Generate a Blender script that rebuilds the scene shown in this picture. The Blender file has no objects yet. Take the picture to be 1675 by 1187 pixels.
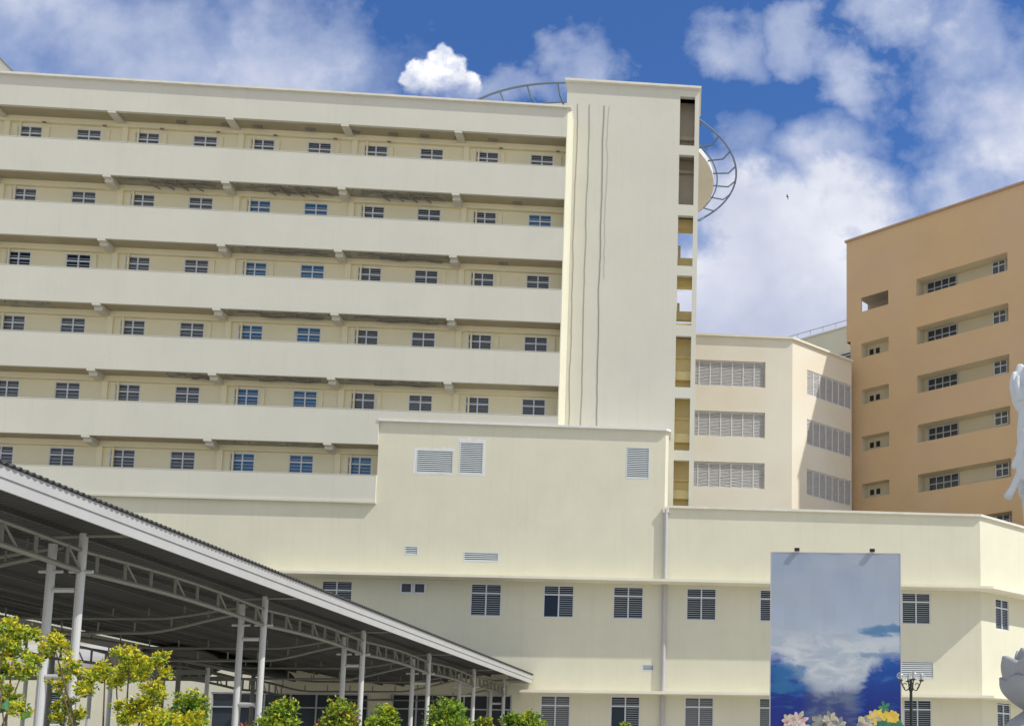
import bpy, math, random
from mathutils import Vector, Matrix
random.seed(7)
R_ = math.radians
SC = bpy.context.scene
COL = SC.collection

# ------------------------------------------------------------------ camera
F_PX, CX, CY, EYE = 1900.0, 1301.0, 1050.0, 1.6
PITCH, ROLL = math.atan2(235.0, F_PX), 0.0048
Fv = Vector((0, math.cos(PITCH), math.sin(PITCH)))
U0 = Vector((0, -math.sin(PITCH), math.cos(PITCH)))
R0 = Vector((1, 0, 0))
Rv = R0 * math.cos(ROLL) + U0 * math.sin(ROLL)
Uv = U0 * math.cos(ROLL) - R0 * math.sin(ROLL)
CAMP = Vector((0, 0, EYE))
cd = bpy.data.cameras.new('camera')
cam = bpy.data.objects.new('camera', cd); COL.objects.link(cam)
cam.matrix_world = Matrix(((Rv.x, Uv.x, -Fv.x, 0), (Rv.y, Uv.y, -Fv.y, 0), (Rv.z, Uv.z, -Fv.z, EYE), (0, 0, 0, 1)))
cd.sensor_width = 36; cd.lens = 36 * F_PX / 1675
cd.shift_x = (837.5 - CX) / 1675; cd.shift_y = (CY - 593.5) / 1675
cd.clip_start = 0.1; cd.clip_end = 6000
SC.camera = cam

def ray(px, py): return Rv * ((px - CX) / F_PX) - Uv * ((py - CY) / F_PX) + Fv
def at(px, py, Y):
    d = ray(px, py); return CAMP + d * (Y / d.y)

# ------------------------------------------------------------------ light
SUN = Vector((2.815, -0.729, 3.6)).normalized()
SUN_STR, SKY_STR, EXPO = 3.7, 0.115, 0.15
ld = bpy.data.lights.new('sun', 'SUN'); ld.energy = SUN_STR; ld.angle = R_(0.55); ld.color = (1.0, 0.965, 0.88)
lo = bpy.data.objects.new('sun', ld); COL.objects.link(lo)
lo.rotation_euler = SUN.to_track_quat('Z', 'Y').to_euler(); lo.location = (30, -10, 60)

class NT:
    def __init__(s, nt): s.nt = nt
    def n(s, t, **k):
        nd = s.nt.nodes.new(t)
        for a, v in k.items():
            if a == 'inp':
                for i, x in v.items():
                    if isinstance(x, bpy.types.NodeSocket): s.nt.links.new(x, nd.inputs[i])
                    else: nd.inputs[i].default_value = x
            else: setattr(nd, a, v)
        return nd
    def math(s, op, a, b=0.0, c=None, clamp=False):
        i = {0: a, 1: b}
        if c is not None: i[2] = c
        return s.n('ShaderNodeMath', operation=op, use_clamp=clamp, inp=i).outputs[0]
    def vm(s, op, a, b=(0, 0, 0)):
        nd = s.n('ShaderNodeVectorMath', operation=op, inp={0: a, 1: b})
        return nd.outputs['Value'] if op in ('LENGTH', 'DOT_PRODUCT', 'DISTANCE') else nd.outputs[0]
    def mr(s, v, a, b, c=0.0, d=1.0, smooth=True):
        nd = s.n('ShaderNodeMapRange', interpolation_type='SMOOTHSTEP' if smooth else 'LINEAR',
                 inp={'Value': v, 'From Min': a, 'From Max': b, 'To Min': c, 'To Max': d})
        return nd.outputs[0]
    def mix(s, f, a, b):
        nd = s.n('ShaderNodeMix', data_type='RGBA', inp={0: f, 6: a, 7: b}); return nd.outputs[2]
    def noise(s, v, scale, detail=5, rough=0.55, dist=0.0, col=False):
        nd = s.n('ShaderNodeTexNoise', inp={'Vector': v, 'Scale': scale, 'Detail': detail, 'Roughness': rough, 'Distortion': dist})
        return nd.outputs['Color' if col else 'Fac']

W = bpy.data.worlds.new('World'); SC.world = W; W.use_nodes = True
wt = W.node_tree; wt.nodes.clear(); N = NT(wt)
sky = N.n('ShaderNodeTexSky', sky_type='NISHITA', sun_disc=False, sun_elevation=math.asin(SUN.z),
          sun_rotation=math.atan2(SUN.x, SUN.y), air_density=1.0, dust_density=0.6, ozone_density=2.0, altitude=10)
tc = N.n('ShaderNodeTexCoord')
D = tc.outputs['Generated']
sep = N.n('ShaderNodeSeparateXYZ', inp={0: D})
yy = N.math('MAXIMUM', N.math('ABSOLUTE', sep.outputs[1]), 0.08)
gx = N.math('DIVIDE', sep.outputs[0], yy); gz = N.math('DIVIDE', sep.outputs[2], yy)
G = N.n('ShaderNodeCombineXYZ', inp={0: gx, 1: gz, 2: 0.0}).outputs[0]
# domain warp of the direction field, large then small
w1 = N.vm('MULTIPLY', N.vm('SUBTRACT', N.noise(G, 4.5, 4, .55, col=True), (.5, .5, .5)), (.20, .17, 0))
w2 = N.vm('MULTIPLY', N.vm('SUBTRACT', N.noise(G, 16.0, 8, .62, col=True), (.5, .5, .5)), (.085, .085, 0))
GW = N.vm('ADD', N.vm('ADD', G, w1), w2)
def gdir(px, py):
    d = ray(px, py); return d.x / d.y, d.z / d.y
# cloud banks: px, py (photo pixels naming a direction), half-width, half-height, turn, density
CL = [(300, 120, 480, 230, 0, .66), (40, 60, 220, 150, 10, .74), (450, 60, 230, 180, 0, .82), (250, 130, 260, 90, 0, .68), (600, 150, 150, 60, 0, .5),
      (955, 95, 90, 95, 0, .70), (850, 150, 140, 55, 0, .56), (560, 20, 110, 110, 0, .5),
      (1180, 25, 100, 75, -25, .70), (1290, 40, 120, 65, -35, .74), (1400, 115, 130, 66, -40, .76),
      (1570, 60, 100, 110, -20, .66), (1640, 200, 160, 200, 0, .9), (1560, 300, 150, 90, 25, .72),
      (1350, 250, 140, 100, 20, .74), (1260, 400, 190, 150, 0, 1.3), (1380, 330, 120, 120, 0, 1.1), (1200, 520, 220, 140, 0, 1.35), (1340, 510, 220, 140, 0, 1.35), (715, 165, 120, 50, 0, .7),
      (1215, 250, 60, 120, 0, .45), (1460, 20, 100, 60, 0, .62)]
acc = None
for (px, py, hw, hh, rot, den) in CL:
    c = gdir(px, py)
    mp = N.n('ShaderNodeMapping', vector_type='TEXTURE', inp={'Vector': GW, 'Location': (c[0], c[1], 0), 'Rotation': (0, 0, R_(rot)), 'Scale': (hw / F_PX, hh / F_PX, 1)})
    L = N.vm('LENGTH', mp.outputs[0])
    v = N.mr(L, 1.40, 0.20, 0.0, den)
    acc = v if acc is None else N.math('MAXIMUM', acc, v)
gen = N.mr(N.noise(D, 2.2, 6, .6), .36, .58, 0, .95)                 # unseen rest of the sky, clouded over for ambient fill, outside the photographed part
far = N.mr(N.vm('LENGTH', N.vm('SUBTRACT', G, (gdir(838, 300)[0], gdir(838, 300)[1], 0))), .75, 1.1)
behind = N.mr(sep.outputs[1], 0.1, -0.05)
outm = N.math('MAXIMUM', far, behind)
acc = N.math('ADD', N.math('MULTIPLY', acc, N.math('SUBTRACT', 1.0, outm)), N.math('MULTIPLY', gen, outm))
wisp = N.mr(N.noise(G, 17.0, 8, .56, .15), .33, .66, .55, 1.2)
fb = N.math('ADD', N.math('MULTIPLY', N.noise(G, 8.0, 9, .58, .1), .75), N.math('MULTIPLY', N.noise(G, 30.0, 8, .6), .25))
m = N.mr(N.math('ADD', acc, N.math('MULTIPLY', N.math('SUBTRACT', fb, .5), 1.35)), .17, 1.02, smooth=False)
# the one crisp cumulus
shade0 = N.noise(G, 30, 5, .6)
c = gdir(716, 118)
vor = None
for (px, py, r) in [(700, 122, 34), (723, 98, 29), (740, 112, 30), (683, 115, 26), (722, 140, 42), (760, 142, 34), (690, 145, 36), (668, 130, 22), (722, 84, 17)]:
    c = gdir(px, py)
    wv = N.vm('MULTIPLY', N.vm('SUBTRACT', N.noise(G, 75.0, 5, .6, col=True), (.5, .5, .5)), (.014, .014, 0)) if vor is None else wv
    L = N.vm('DISTANCE', N.vm('ADD', G, wv), (c[0], c[1], 0))
    v = N.mr(L, r / F_PX, (r - 9) / F_PX)
    vor = v if vor is None else N.math('MAXIMUM', vor, v)
fade = N.mr(N.math('ADD', gz, N.math('MULTIPLY', N.math('SUBTRACT', shade0, .5), .05)), gdir(716, 176)[1], gdir(716, 112)[1], 0.0, 1.0)
cum = N.math('MULTIPLY', vor, fade)
# colours: blue sky from Nishita, deepened; cloud shade by thickness and lit tops
skyc = N.n('ShaderNodeMix', data_type='RGBA', blend_type='MULTIPLY', inp={0: 1.0, 6: sky.outputs[0], 7: (.45, .73, 1.14, 1)}).outputs[2]
shade = N.noise(G, 9.0, 6, .5)
cc = N.mix(N.mr(shade, .35, .65), (4.1, 4.7, 6.2, 1), (5.4, 5.8, 6.9, 1))
thick = N.mr(m, .5, 1.0)
cc = N.mix(thick, cc, N.mix(N.mr(N.noise(G, 6.0, 6, .5), .35, .62), (4.7, 5.0, 6.1, 1), (6.7, 6.85, 7.5, 1)))
low = N.mr(gz, gdir(1300, 560)[1], gdir(1300, 400)[1]); cc = N.mix(low, N.n('ShaderNodeMix', data_type='RGBA', blend_type='MULTIPLY', inp={0: 1.0, 6: cc, 7: (.74, .77, .86, 1)}).outputs[2], cc)
cc = N.mix(outm, cc, (7.6, 7.3, 6.7, 1))  # unseen clouds made bright and warm, added as ambient fill
col = N.mix(m, skyc, cc)
col = N.mix(cum, col, N.mix(N.mr(N.noise(G, 42, 5, .6), .38, .6), (5.4, 5.8, 7.0, 1), (8.3, 8.3, 8.5, 1)))
bg = N.n('ShaderNodeBackground', inp={0: col, 1: SKY_STR})
wo = N.n('ShaderNodeOutputWorld', inp={0: bg.outputs[0]})

SC.view_settings.view_transform = 'Standard'; SC.view_settings.look = 'None'
SC.view_settings.gamma = 1; SC.view_settings.exposure = EXPO; SC.view_settings.use_curve_mapping = False
SC.cycles.max_bounces = 8; SC.cycles.diffuse_bounces = 5; SC.cycles.transparent_max_bounces = 8

# ------------------------------------------------------------------ helpers
def mat(name, col, rough=.85, var=.06, scale=1.2, bump=.0, bscale=30, metal=0.0, streak=0.0, spec=.4, col2=None, cscale=.35, cfac=.5):
    m = bpy.data.materials.new(name); m.use_nodes = True
    nt = m.node_tree; nt.nodes.clear(); N = NT(nt)
    tc = N.n('ShaderNodeTexCoord').outputs['Object']
    base = (*col, 1)
    b = N.n('ShaderNodeBsdfPrincipled', inp={'Base Color': base, 'Roughness': rough, 'Metallic': metal, 'Specular IOR Level': spec})
    c = None
    if var or streak or col2:
        f = N.noise(tc, scale, 6, .6)
        k = N.mr(f, .3, .7, 1 - var, 1 + var * .6, smooth=False)
        if streak:
            mp = N.n('ShaderNodeMapping', inp={'Vector': tc, 'Scale': (2.2, 2.2, .09)})
            s = N.mr(N.noise(mp.outputs[0], 1.6, 6, .7), .5, .78, 0, streak)
            k = N.math('MULTIPLY', k, N.math('SUBTRACT', 1.0, s))
        src = base
        if col2:
            src = N.mix(N.mr(N.noise(tc, cscale, 3, .5), .5 - cfac * .3, .5 + cfac * .3), base, (*col2, 1))
        vm = N.n('ShaderNodeVectorMath', operation='SCALE', inp={0: src if col2 else base[:3]})
        nt.links.new(k, vm.inputs['Scale']); c = vm.outputs[0]
        nt.links.new(c, b.inputs['Base Color'])
    if bump:
        bp = N.n('ShaderNodeBump', inp={'Strength': bump, 'Distance': .02, 'Height': N.noise(tc, bscale, 4, .6)})
        nt.links.new(bp.outputs[0], b.inputs['Normal'])
    N.n('ShaderNodeOutputMaterial', inp={0: b.outputs[0]})
    return m

M = {}
M['cream'] = mat('cream plaster', (.67, .65, .51), .9, .045, .5, .25, 9, streak=.07)
M['cream_band'] = mat('cream parapet plaster', (.61, .598, .515), .9, .04, .35, .25, 7, streak=.05)
M['cream_yellow'] = mat('yellowish plaster', (.80, .735, .52), .9, .05, .5, .2, 9)
M['peach'] = mat('peach plaster', (.72, .64, .50), .9, .04, .3, .15, 9, col2=(.74, .70, .60), cscale=.12)
M['ledge'] = mat('pale ledge plaster', (.76, .73, .60), .9, .06, 1.5, .2, 12)
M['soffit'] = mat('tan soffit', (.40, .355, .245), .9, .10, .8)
M['cap'] = mat('coping', (.70, .68, .60), .9, .10, 1.5, .3, 12)
M['bounce_ochre'] = mat('ochre plaster', (.90, .76, .40), .9, .05, .8)  # cream walls with warm bounced light painted into the colour
M['taupe'] = mat('grey brown plaster', (.50, .44, .35), .9, .06, .8)
M['brown'] = mat('tan plaster', (.62, .425, .225), .9, .05, .3, .15, 9, col2=(.585, .41, .25), cscale=.08)
M['browncap'] = mat('tan coping', (.44, .31, .21), .9, .08, 1.0)
M['niche'] = mat('pale recess plaster', (.60, .53, .38), .9, .05, .6)
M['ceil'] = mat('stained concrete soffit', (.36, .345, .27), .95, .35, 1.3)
M['alu'] = mat('pale window frame', (.66, .69, .74), .5, .03, 2)
M['grille'] = mat('grey louvre metal', (.60, .64, .64), .5, .05, 2)
M['grille_far'] = mat('pale grille metal', (.62, .61, .60), .55, .05, 2)
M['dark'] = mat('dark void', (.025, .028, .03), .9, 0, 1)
M['slat'] = mat('window louvre blades', (.33, .36, .37), .5, .04, 3)
M['plast'] = mat('patched white plaster', (.72, .715, .69), .9, .08, 3, .4, 14)
M['pipe'] = mat('grey lavender pipe', (.46, .45, .47), .6, .05, 2)
M['rust'] = mat('dark cable', (.22, .21, .19), .8, .15, .8)
M['steel'] = mat('grey painted steel', (.44, .46, .48), .5, .05, 2, metal=0.0)
M['rail'] = mat('blue grey rail', (.16, .21, .28), .5, .05, 2)
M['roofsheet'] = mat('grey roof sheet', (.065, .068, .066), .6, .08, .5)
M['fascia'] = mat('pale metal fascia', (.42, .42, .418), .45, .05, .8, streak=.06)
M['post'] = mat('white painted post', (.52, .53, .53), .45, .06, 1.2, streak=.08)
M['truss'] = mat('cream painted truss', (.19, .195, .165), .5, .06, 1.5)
M['black'] = mat('black cast iron', (.015, .02, .018), .35, .0, 1)
M['stone'] = mat('grey white marble', (.54, .58, .62), .5, .06, 3, .15, 25)
M['stone2'] = mat('grey carved stone', (.30, .32, .345), .7, .09, 4, .3, 25)
M['bark'] = mat('bark', (.12, .09, .06), .9, .2, 8)
M['paving'] = mat('concrete paving', (.46, .43, .38), .9, .1, .3, .2, 12)
M['bark2'] = M['bark']
def glass_mat(name, col, rough=.12, metal=0.0, spec=.6):
    return mat(name, col, rough, .12, .9, metal=metal, spec=spec)
M['g_grey'] = glass_mat('grey curtained glass', (.11, .118, .13), .25, spec=.4)
M['g_dark'] = glass_mat('dark glass', (.045, .052, .062), .15, spec=.4)
M['g_blue'] = glass_mat('blue glass', (.04, .15, .32), .2)
M['g_mid'] = glass_mat('blue grey glass', (.012, .022, .04), .12, spec=.3)
def leafmat(name, col, var=.3):
    m = bpy.data.materials.new(name); m.use_nodes = True
    nt = m.node_tree; nt.nodes.clear(); N = NT(nt)
    tc = N.n('ShaderNodeTexCoord').outputs['Object']
    k = N.mr(N.noise(tc, 9, 3, .6), .3, .7, 1 - var, 1 + var, smooth=False)
    vm = N.n('ShaderNodeVectorMath', operation='SCALE', inp={0: col}); nt.links.new(k, vm.inputs['Scale'])
    b = N.n('ShaderNodeBsdfPrincipled', inp={'Base Color': vm.outputs[0], 'Roughness': .45, 'Specular IOR Level': .35})
    t = N.n('ShaderNodeBsdfTranslucent', inp={0: vm.outputs[0]})
    mx = N.n('ShaderNodeMixShader', inp={0: .3, 1: b.outputs[0], 2: t.outputs[0]})
    N.n('ShaderNodeOutputMaterial', inp={0: mx.outputs[0]}); return m
M['l_yel'] = leafmat('yellow leaves', (.68, .58, .03)); M['l_lime'] = leafmat('lime leaves', (.42, .46, .03))
M['l_grn'] = leafmat('green leaves', (.20, .33, .03)); M['l_dk'] = leafmat('dark green leaves', (.06, .13, .02))
M['l_red'] = leafmat('red leaves', (.24, .07, .04)); M['l_big'] = leafmat('blue green leaves', (.06, .20, .07))

class MB:
    """collects shapes into one mesh"""
    def __init__(s): s.v = []; s.f = []; s.mi = []; s.cur = 0
    def quad(s, *p):
        i = len(s.v); s.v += [tuple(q) for q in p]; s.f.append(tuple(range(i, i + len(p)))); s.mi.append(s.cur)
    def box(s, x0, x1, y0, y1, z0, z1):
        i = len(s.v)
        s.v += [(x, y, z) for z in (z0, z1) for y in (y0, y1) for x in (x0, x1)]
        for f in ((0, 2, 3, 1), (4, 5, 7, 6), (0, 1, 5, 4), (2, 6, 7, 3), (0, 4, 6, 2), (1, 3, 7, 5)):
            s.f.append(tuple(i + k for k in f)); s.mi.append(s.cur)
    def prism(s, poly, z0, z1):
        """poly: list of (x,y) counter-clockwise, extruded in z"""
        n = len(poly); i = len(s.v)
        s.v += [(x, y, z0) for x, y in poly] + [(x, y, z1) for x, y in poly]
        s.f.append(tuple(i + k for k in reversed(range(n)))); s.f.append(tuple(i + n + k for k in range(n)))
        s.mi += [s.cur] * 2
        for k in range(n):
            j = (k + 1) % n; s.f.append((i + k, i + j, i + n + j, i + n + k)); s.mi.append(s.cur)
    def tube(s, pts, r, seg=8, caps=True):
        pts = [Vector(p) for p in pts]; n = len(pts)
        rs = r if isinstance(r, (list, tuple)) else [r] * n
        t0 = (pts[1] - pts[0]).normalized()
        up = Vector((0, 0, 1)) if abs(t0.z) < .9 else Vector((1, 0, 0))
        a = t0.cross(up).normalized(); base = len(s.v)
        for k, p in enumerate(pts):
            t = ((pts[min(k + 1, n - 1)] - pts[max(k - 1, 0)])).normalized()
            a = (a - t * a.dot(t)).normalized(); b = t.cross(a)
            for q in range(seg):
                an = 2 * math.pi * q / seg
                s.v.append(tuple(p + (a * math.cos(an) + b * math.sin(an)) * rs[k]))
        for k in range(n - 1):
            for q in range(seg):
                q2 = (q + 1) % seg
                s.f.append((base + k * seg + q, base + k * seg + q2, base + (k + 1) * seg + q2, base + (k + 1) * seg + q)); s.mi.append(s.cur)
        if caps:
            s.f.append(tuple(base + q for q in reversed(range(seg)))); s.f.append(tuple(base + (n - 1) * seg + q for q in range(seg)))
            s.mi += [s.cur] * 2
    def wall(s, x0, x1, z0, z1, y, holes, reveal=.15):
        """front face at y with rectangular holes (xa,xb,za,zb) and their reveals going in"""
        xs = sorted({x0, x1, *[min(max(h[i], x0), x1) for h in holes for i in (0, 1)]})
        zs = sorted({z0, z1, *[min(max(h[i], z0), z1) for h in holes for i in (2, 3)]})
        def inh(x, z): return any(h[0] < x < h[1] and h[2] < z < h[3] for h in holes)
        for k in range(len(zs) - 1):
            run = None
            for j in range(len(xs) - 1):
                solid = not inh((xs[j] + xs[j + 1]) / 2, (zs[k] + zs[k + 1]) / 2)
                if solid and run is None: run = xs[j]
                if (not solid) and run is not None:
                    s.quad((run, y, zs[k]), (xs[j], y, zs[k]), (xs[j], y, zs[k + 1]), (run, y, zs[k + 1])); run = None
            if run is not None: s.quad((run, y, zs[k]), (x1, y, zs[k]), (x1, y, zs[k + 1]), (run, y, zs[k + 1]))
        for a, b, c, d in holes:
            r = y + reveal
            s.quad((a, y, c), (a, r, c), (b, r, c), (b, y, c)); s.quad((a, y, d), (b, y, d), (b, r, d), (a, r, d))
            s.quad((a, y, c), (a, y, d), (a, r, d), (a, r, c)); s.quad((b, y, c), (b, r, c), (b, r, d), (b, y, d))
    def mesh(s, name, mats, smooth=False):
        me = bpy.data.meshes.new(name); me.from_pydata(s.v, [], s.f)
        for m_ in (mats if isinstance(mats, (list, tuple)) else [mats]): me.materials.append(m_)
        me.polygons.foreach_set('material_index', s.mi)
        if smooth: me.polygons.foreach_set('use_smooth', [True] * len(s.f))
        me.update(); return me
    def build(s, name, mats, parent=None, smooth=False, loc=None, rotz=0):
        return link(name, s.mesh(name, mats, smooth), parent, loc, rotz)
def link(name, me, parent=None, loc=None, rotz=0):
    o = bpy.data.objects.new(name, me); COL.objects.link(o); o.parent = parent
    if loc is not None: o.location = loc
    if rotz: o.rotation_euler = (0, 0, rotz)
    return o
def tag(o, label=None, cat=None, group=None, kind=None):
    if label: o['label'] = label
    if cat: o['category'] = cat
    if group: o['group'] = group
    if kind: o['kind'] = kind
    return o
def empty(name, loc=(0, 0, 0), rotz=0, **k):
    o = bpy.data.objects.new(name, None); COL.objects.link(o); o.location = loc; o.rotation_euler = (0, 0, rotz)
    o.empty_display_size = .5
    return tag(o, **k)
class Frame:
    """a building's own axes: x along the wall, y into it, z up"""
    def __init__(s, loc, ang):
        s.o = Vector((loc[0], loc[1], 0)); s.a = R_(ang)
        s.u = Vector((math.cos(s.a), math.sin(s.a), 0)); s.i = Vector((-math.sin(s.a), math.cos(s.a), 0))
    def fl(s, px, py, y=0.0):
        d = ray(px, py); o = s.o + s.i * y
        t = (o - CAMP).dot(s.i) / d.dot(s.i); P = CAMP + d * t
        return (P - s.o).dot(s.u), P.z
    def w(s, x, y=0): return s.o + s.u * x + s.i * y
    def root(s, name, **k): return empty(name, s.o, s.a, **k)

# ------------------------------------------------------------------ ground
g = MB(); n = 24; S = 3000
for i in range(n):
    for j in range(n):
        x0 = -S + 2 * S * i / n; x1 = -S + 2 * S * (i + 1) / n; y0 = -S + 2 * S * j / n; y1 = -S + 2 * S * (j + 1) / n
        g.quad((x0, y0, 0), (x1, y0, 0), (x1, y1, 0), (x0, y1, 0))
tag(g.build('ground', M['paving']), 'pale concrete paved hospital yard', 'ground', kind='structure')

# ------------------------------------------------------------------ windows (shared meshes)
def window_meshes(w, h, tr, glass, slats=0, fr=.06, mull=True, open_=0):
    """frame, panes and blades of one window, origin at lower left of its opening"""
    f = MB(); d0, d1 = .02, .09
    f.box(0, fr, d0, d1, 0, h); f.box(w - fr, w, d0, d1, 0, h); f.box(fr, w - fr, d0, d1, 0, fr); f.box(fr, w - fr, d0, d1, h - fr, h)
    zt = h - tr
    f.box(fr, w - fr, d0 + .002, d1, zt - .04, zt + .04)
    if mull: f.box(w / 2 - .035, w / 2 + .035, d0 + .004, d1 + .001, fr, zt - .04); f.box(w / 2 - .035, w / 2 + .035, d0 + .004, d1 + .001, zt + .04, h - fr)
    p = MB(); p.box(fr * .5, w - fr * .5, .105, .115, fr * .5, h - fr * .5)
    s = None
    if slats:
        s = MB()
        k = int((h - 2 * fr) / slats)
        for i in range(k):
            z = fr + .03 + i * slats
            if abs(z - zt) < .06: continue
            s.box(fr + .01 if not (open_ and z < zt) else w / 2, w - fr - .01, .092, .103, z, z + slats * .26)
    return (f.mesh('window_frame', M['alu']), p.mesh('glass', glass), s.mesh('louvre_blades', M['slat']) if s else None)
def put_window(ms, parent, x, y, z, rotz=0, label=None):
    o = link('window', ms[0], parent, (x, y, z), rotz); o.name = 'window'
    link('glass', ms[1], o)
    if ms[2]: link('louvre_blades', ms[2], o)
    if label: o['label'] = label
    return o
def grille(parent, x0, x1, z0, z1, y=-.02, n=None, m='grille', name='vent_grille', fr=.06):
    y += .012; g = MB(); g.box(x0 - fr, x1 + fr, y, y + .05, z0 - fr, z0); g.box(x0 - fr, x1 + fr, y, y + .05, z1, z1 + fr)
    g.box(x0 - fr, x0, y, y + .05, z0, z1); g.box(x1, x1 + fr, y, y + .05, z0, z1)
    n = n or max(4, int((z1 - z0) / .11)); st = (z1 - z0) / n
    for i in range(n):
        z = z0 + i * st
        g.quad((x0, y + .005, z + st * .05), (x1, y + .005, z + st * .05), (x1, y + .05, z + st * .80), (x0, y + .05, z + st * .80))
    o = g.build(name, M[m], parent)
    b = MB(); b.box(x0, x1, y + .06, y + .07, z0, z1); b.build('backing', M['g_mid'], o)
    return o

# ------------------------------------------------------------------ ward building
FW = Frame((-13.9812, 65.5), 5.6)
ward = FW.root('ward_building', label='tall cream hospital ward block with long open corridors and stair tower', cat='hospital')
YF, YB, YT = -.14, 1.2, 1.4
ST = 3.84; XL = -52.0; XR = .09
BT = [38.2 - ST * k for k in range(6)]               # parapet tops
BB = [BT[k] - 2.02 for k in range(6)]                 # parapet bottoms
BB[5] = 17.48
def xr(k): return XR if k < 5 else -9.95
# parapets and roof fascia
f = MB(); f.box(XL, XR, YF, YF + .2, 40.1, 41.92); f.build('roof_fascia', M['cream_band'], ward)
f = MB(); f.box(XL, XR + .27, YF - .17, 3.0, 41.92, 42.04); f.build('roof_coping', M['cap'], ward)
for k in range(6):
    f = MB(); f.box(XL, xr(k), YF, YF + .16, BB[k] if k < 4 else max(BB[k], 22.34 if k == 4 else 0), BT[k]); f.box(XL, xr(k), YF - .012, YF + .172, BT[k], BT[k] + .03)
    if k == 4: f.box(XL, -9.96, YF, YF + .16, BB[k], 22.34)
    if k == 5: f.box(XL, xr(k) + .04, YF - .10, -.002, BB[k] - .11, BB[k] - .002)
    f.build('corridor_parapet', M['cream_band'], ward)
# slabs / soffits
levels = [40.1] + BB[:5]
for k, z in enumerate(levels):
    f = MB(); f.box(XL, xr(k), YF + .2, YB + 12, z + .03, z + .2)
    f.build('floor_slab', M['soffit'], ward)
# end pier with chamfered outer corner
f = MB(); f.prism([(XR, YF), (XR + .05, YF), (XR + .26, YF + .22), (XR + .26, 1.38), (XR, 1.38)], 22.34, 41.915); f.build('end_wall', M['cream'], ward)
# back wall of the corridors with windows
PIT = 3.27
WX = [-1.47 - PIT * k for k in range(16)]
WW, WH, WTR = 1.36, 1.5, .43
for k in range(6):
    ztop = 39.63 - ST * k - .0 * k
    zfl = BT[k] - 1.25
    ztopwall = levels[k] + .03
    cols = [x for x in WX if x < xr(k)]
    hs = [(x - WW / 2, x + WW / 2, ztop - WH, ztop) for x in cols]
    f = MB(); f.wall(XL, xr(k), zfl, ztopwall, YB, hs, .16); f.box(XL, xr(k), YB - .22, YB - .002, ztopwall - .33, ztopwall - .002)
    # pilasters every second bay
    for j, x in enumerate([-5.9 - 6.54 * q for q in range(7)]):
        if x < xr(k) - .5:
            f.box(x - .2, x + .12, YB - .14, YB - .002, zfl, ztopwall - .335); f.box(x + .62, x + .72, YB - .10, YB - .002, zfl, ztopwall - .335)
    f.build('corridor_wall', M['cream_yellow'], ward)
# soffit beams
for k, z in enumerate(levels):
    for q in range(7):
        x = -6.23 - 6.52 * q
        if x > xr(k) - .6: continue
        f = MB()
        f.box(x - .22, x + .22, YF + .003, YF + .30, z - .12, z - .001)
        f.box(x - .22, x + .22, YF + .30, YB - .225, z - (.14 if k == 0 else .30), z + .029)
        f.build('soffit_beam', M['cream_band'], ward)
# stained concrete ceilings and hanging ducts where the plaster is missing
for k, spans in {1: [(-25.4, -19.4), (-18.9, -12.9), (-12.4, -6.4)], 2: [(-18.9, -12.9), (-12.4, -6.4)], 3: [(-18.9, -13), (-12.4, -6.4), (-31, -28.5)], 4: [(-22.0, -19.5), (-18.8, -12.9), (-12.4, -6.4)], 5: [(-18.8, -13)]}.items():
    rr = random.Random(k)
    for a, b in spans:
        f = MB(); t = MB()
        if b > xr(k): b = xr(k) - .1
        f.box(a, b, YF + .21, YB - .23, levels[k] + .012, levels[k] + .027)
        x = a + .2
        while x < b:
            t.box(x, x + .05, YF + .22, YF + .28, levels[k] - rr.uniform(.05, .2), levels[k] + .012); x += rr.uniform(.45, .8)
        y0 = rr.uniform(.1, .4)
        if k < 3 or rr.random() < .6:
            pts = [(a + (b - a) * i / 14 * .75 + .6, y0 + .10 * math.sin(i * .9 + k), levels[k] - .06 - .05 * math.sin(i * 1.7)) for i in range(15)]
            t.tube(pts, .035, 5); t.tube([(p[0] + .3, p[1] + .3, levels[k] - .1) for p in pts[3:]], .05, 5)
        if k == 1:
            for q in range(4): t.tube([(a + 1.8 + q * .8, .25, levels[k] + .01), (a + 1.8 + q * .8, .25, levels[k] - .22), (a + 2.2 + q * .8, .75, levels[k] - .24)], .05, 5)
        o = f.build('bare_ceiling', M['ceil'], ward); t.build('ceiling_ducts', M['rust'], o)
# small ceiling fittings and drain stubs on the top corridor
for k in range(5):
    rr = random.Random(40 + k)
    for x in WX[:11]:
        if rr.random() < (.95 if k == 0 else .3):
            xx = x + WW / 2 + rr.uniform(.1, .3)
            f = MB(); f.box(xx, xx + .22, YB - .09, YB - .003, BT[k] - .2, 39.60 - ST * k); o = f.build('service_riser', M['cream_yellow'], ward)
            if k == 0: f = MB(); f.box(xx - .08, xx + .12, YB - .35, YB - .23, levels[k] - .38, levels[k] - .33); f.build('vent_cap', M['rust'], o)
for k, xs in {0: [-15.2, -12.6, -10.4, -8.6, -6.6, -4.6, -22.5, -18.2, -20.0], 2: [-9.9, -3.7], 1: [-3.0]}.items():
    for x in xs: f = MB(); f.box(x, x + .5, .55, .7, levels[k] - .08, levels[k] + .028); f.build('ceiling_fitting', M['rust'], ward)
wg = {k: window_meshes(WW, WH, WTR, M[k], .125 if k == 'g_dark' else .19, .05) for k in ('g_grey', 'g_dark', 'g_blue', 'g_mid')}
blue = {1: (1, 5, 6), 2: (10, 9, 6, 5), 3: (6, 5), 4: (6, 5), 5: (6, 5, 4)}
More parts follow.
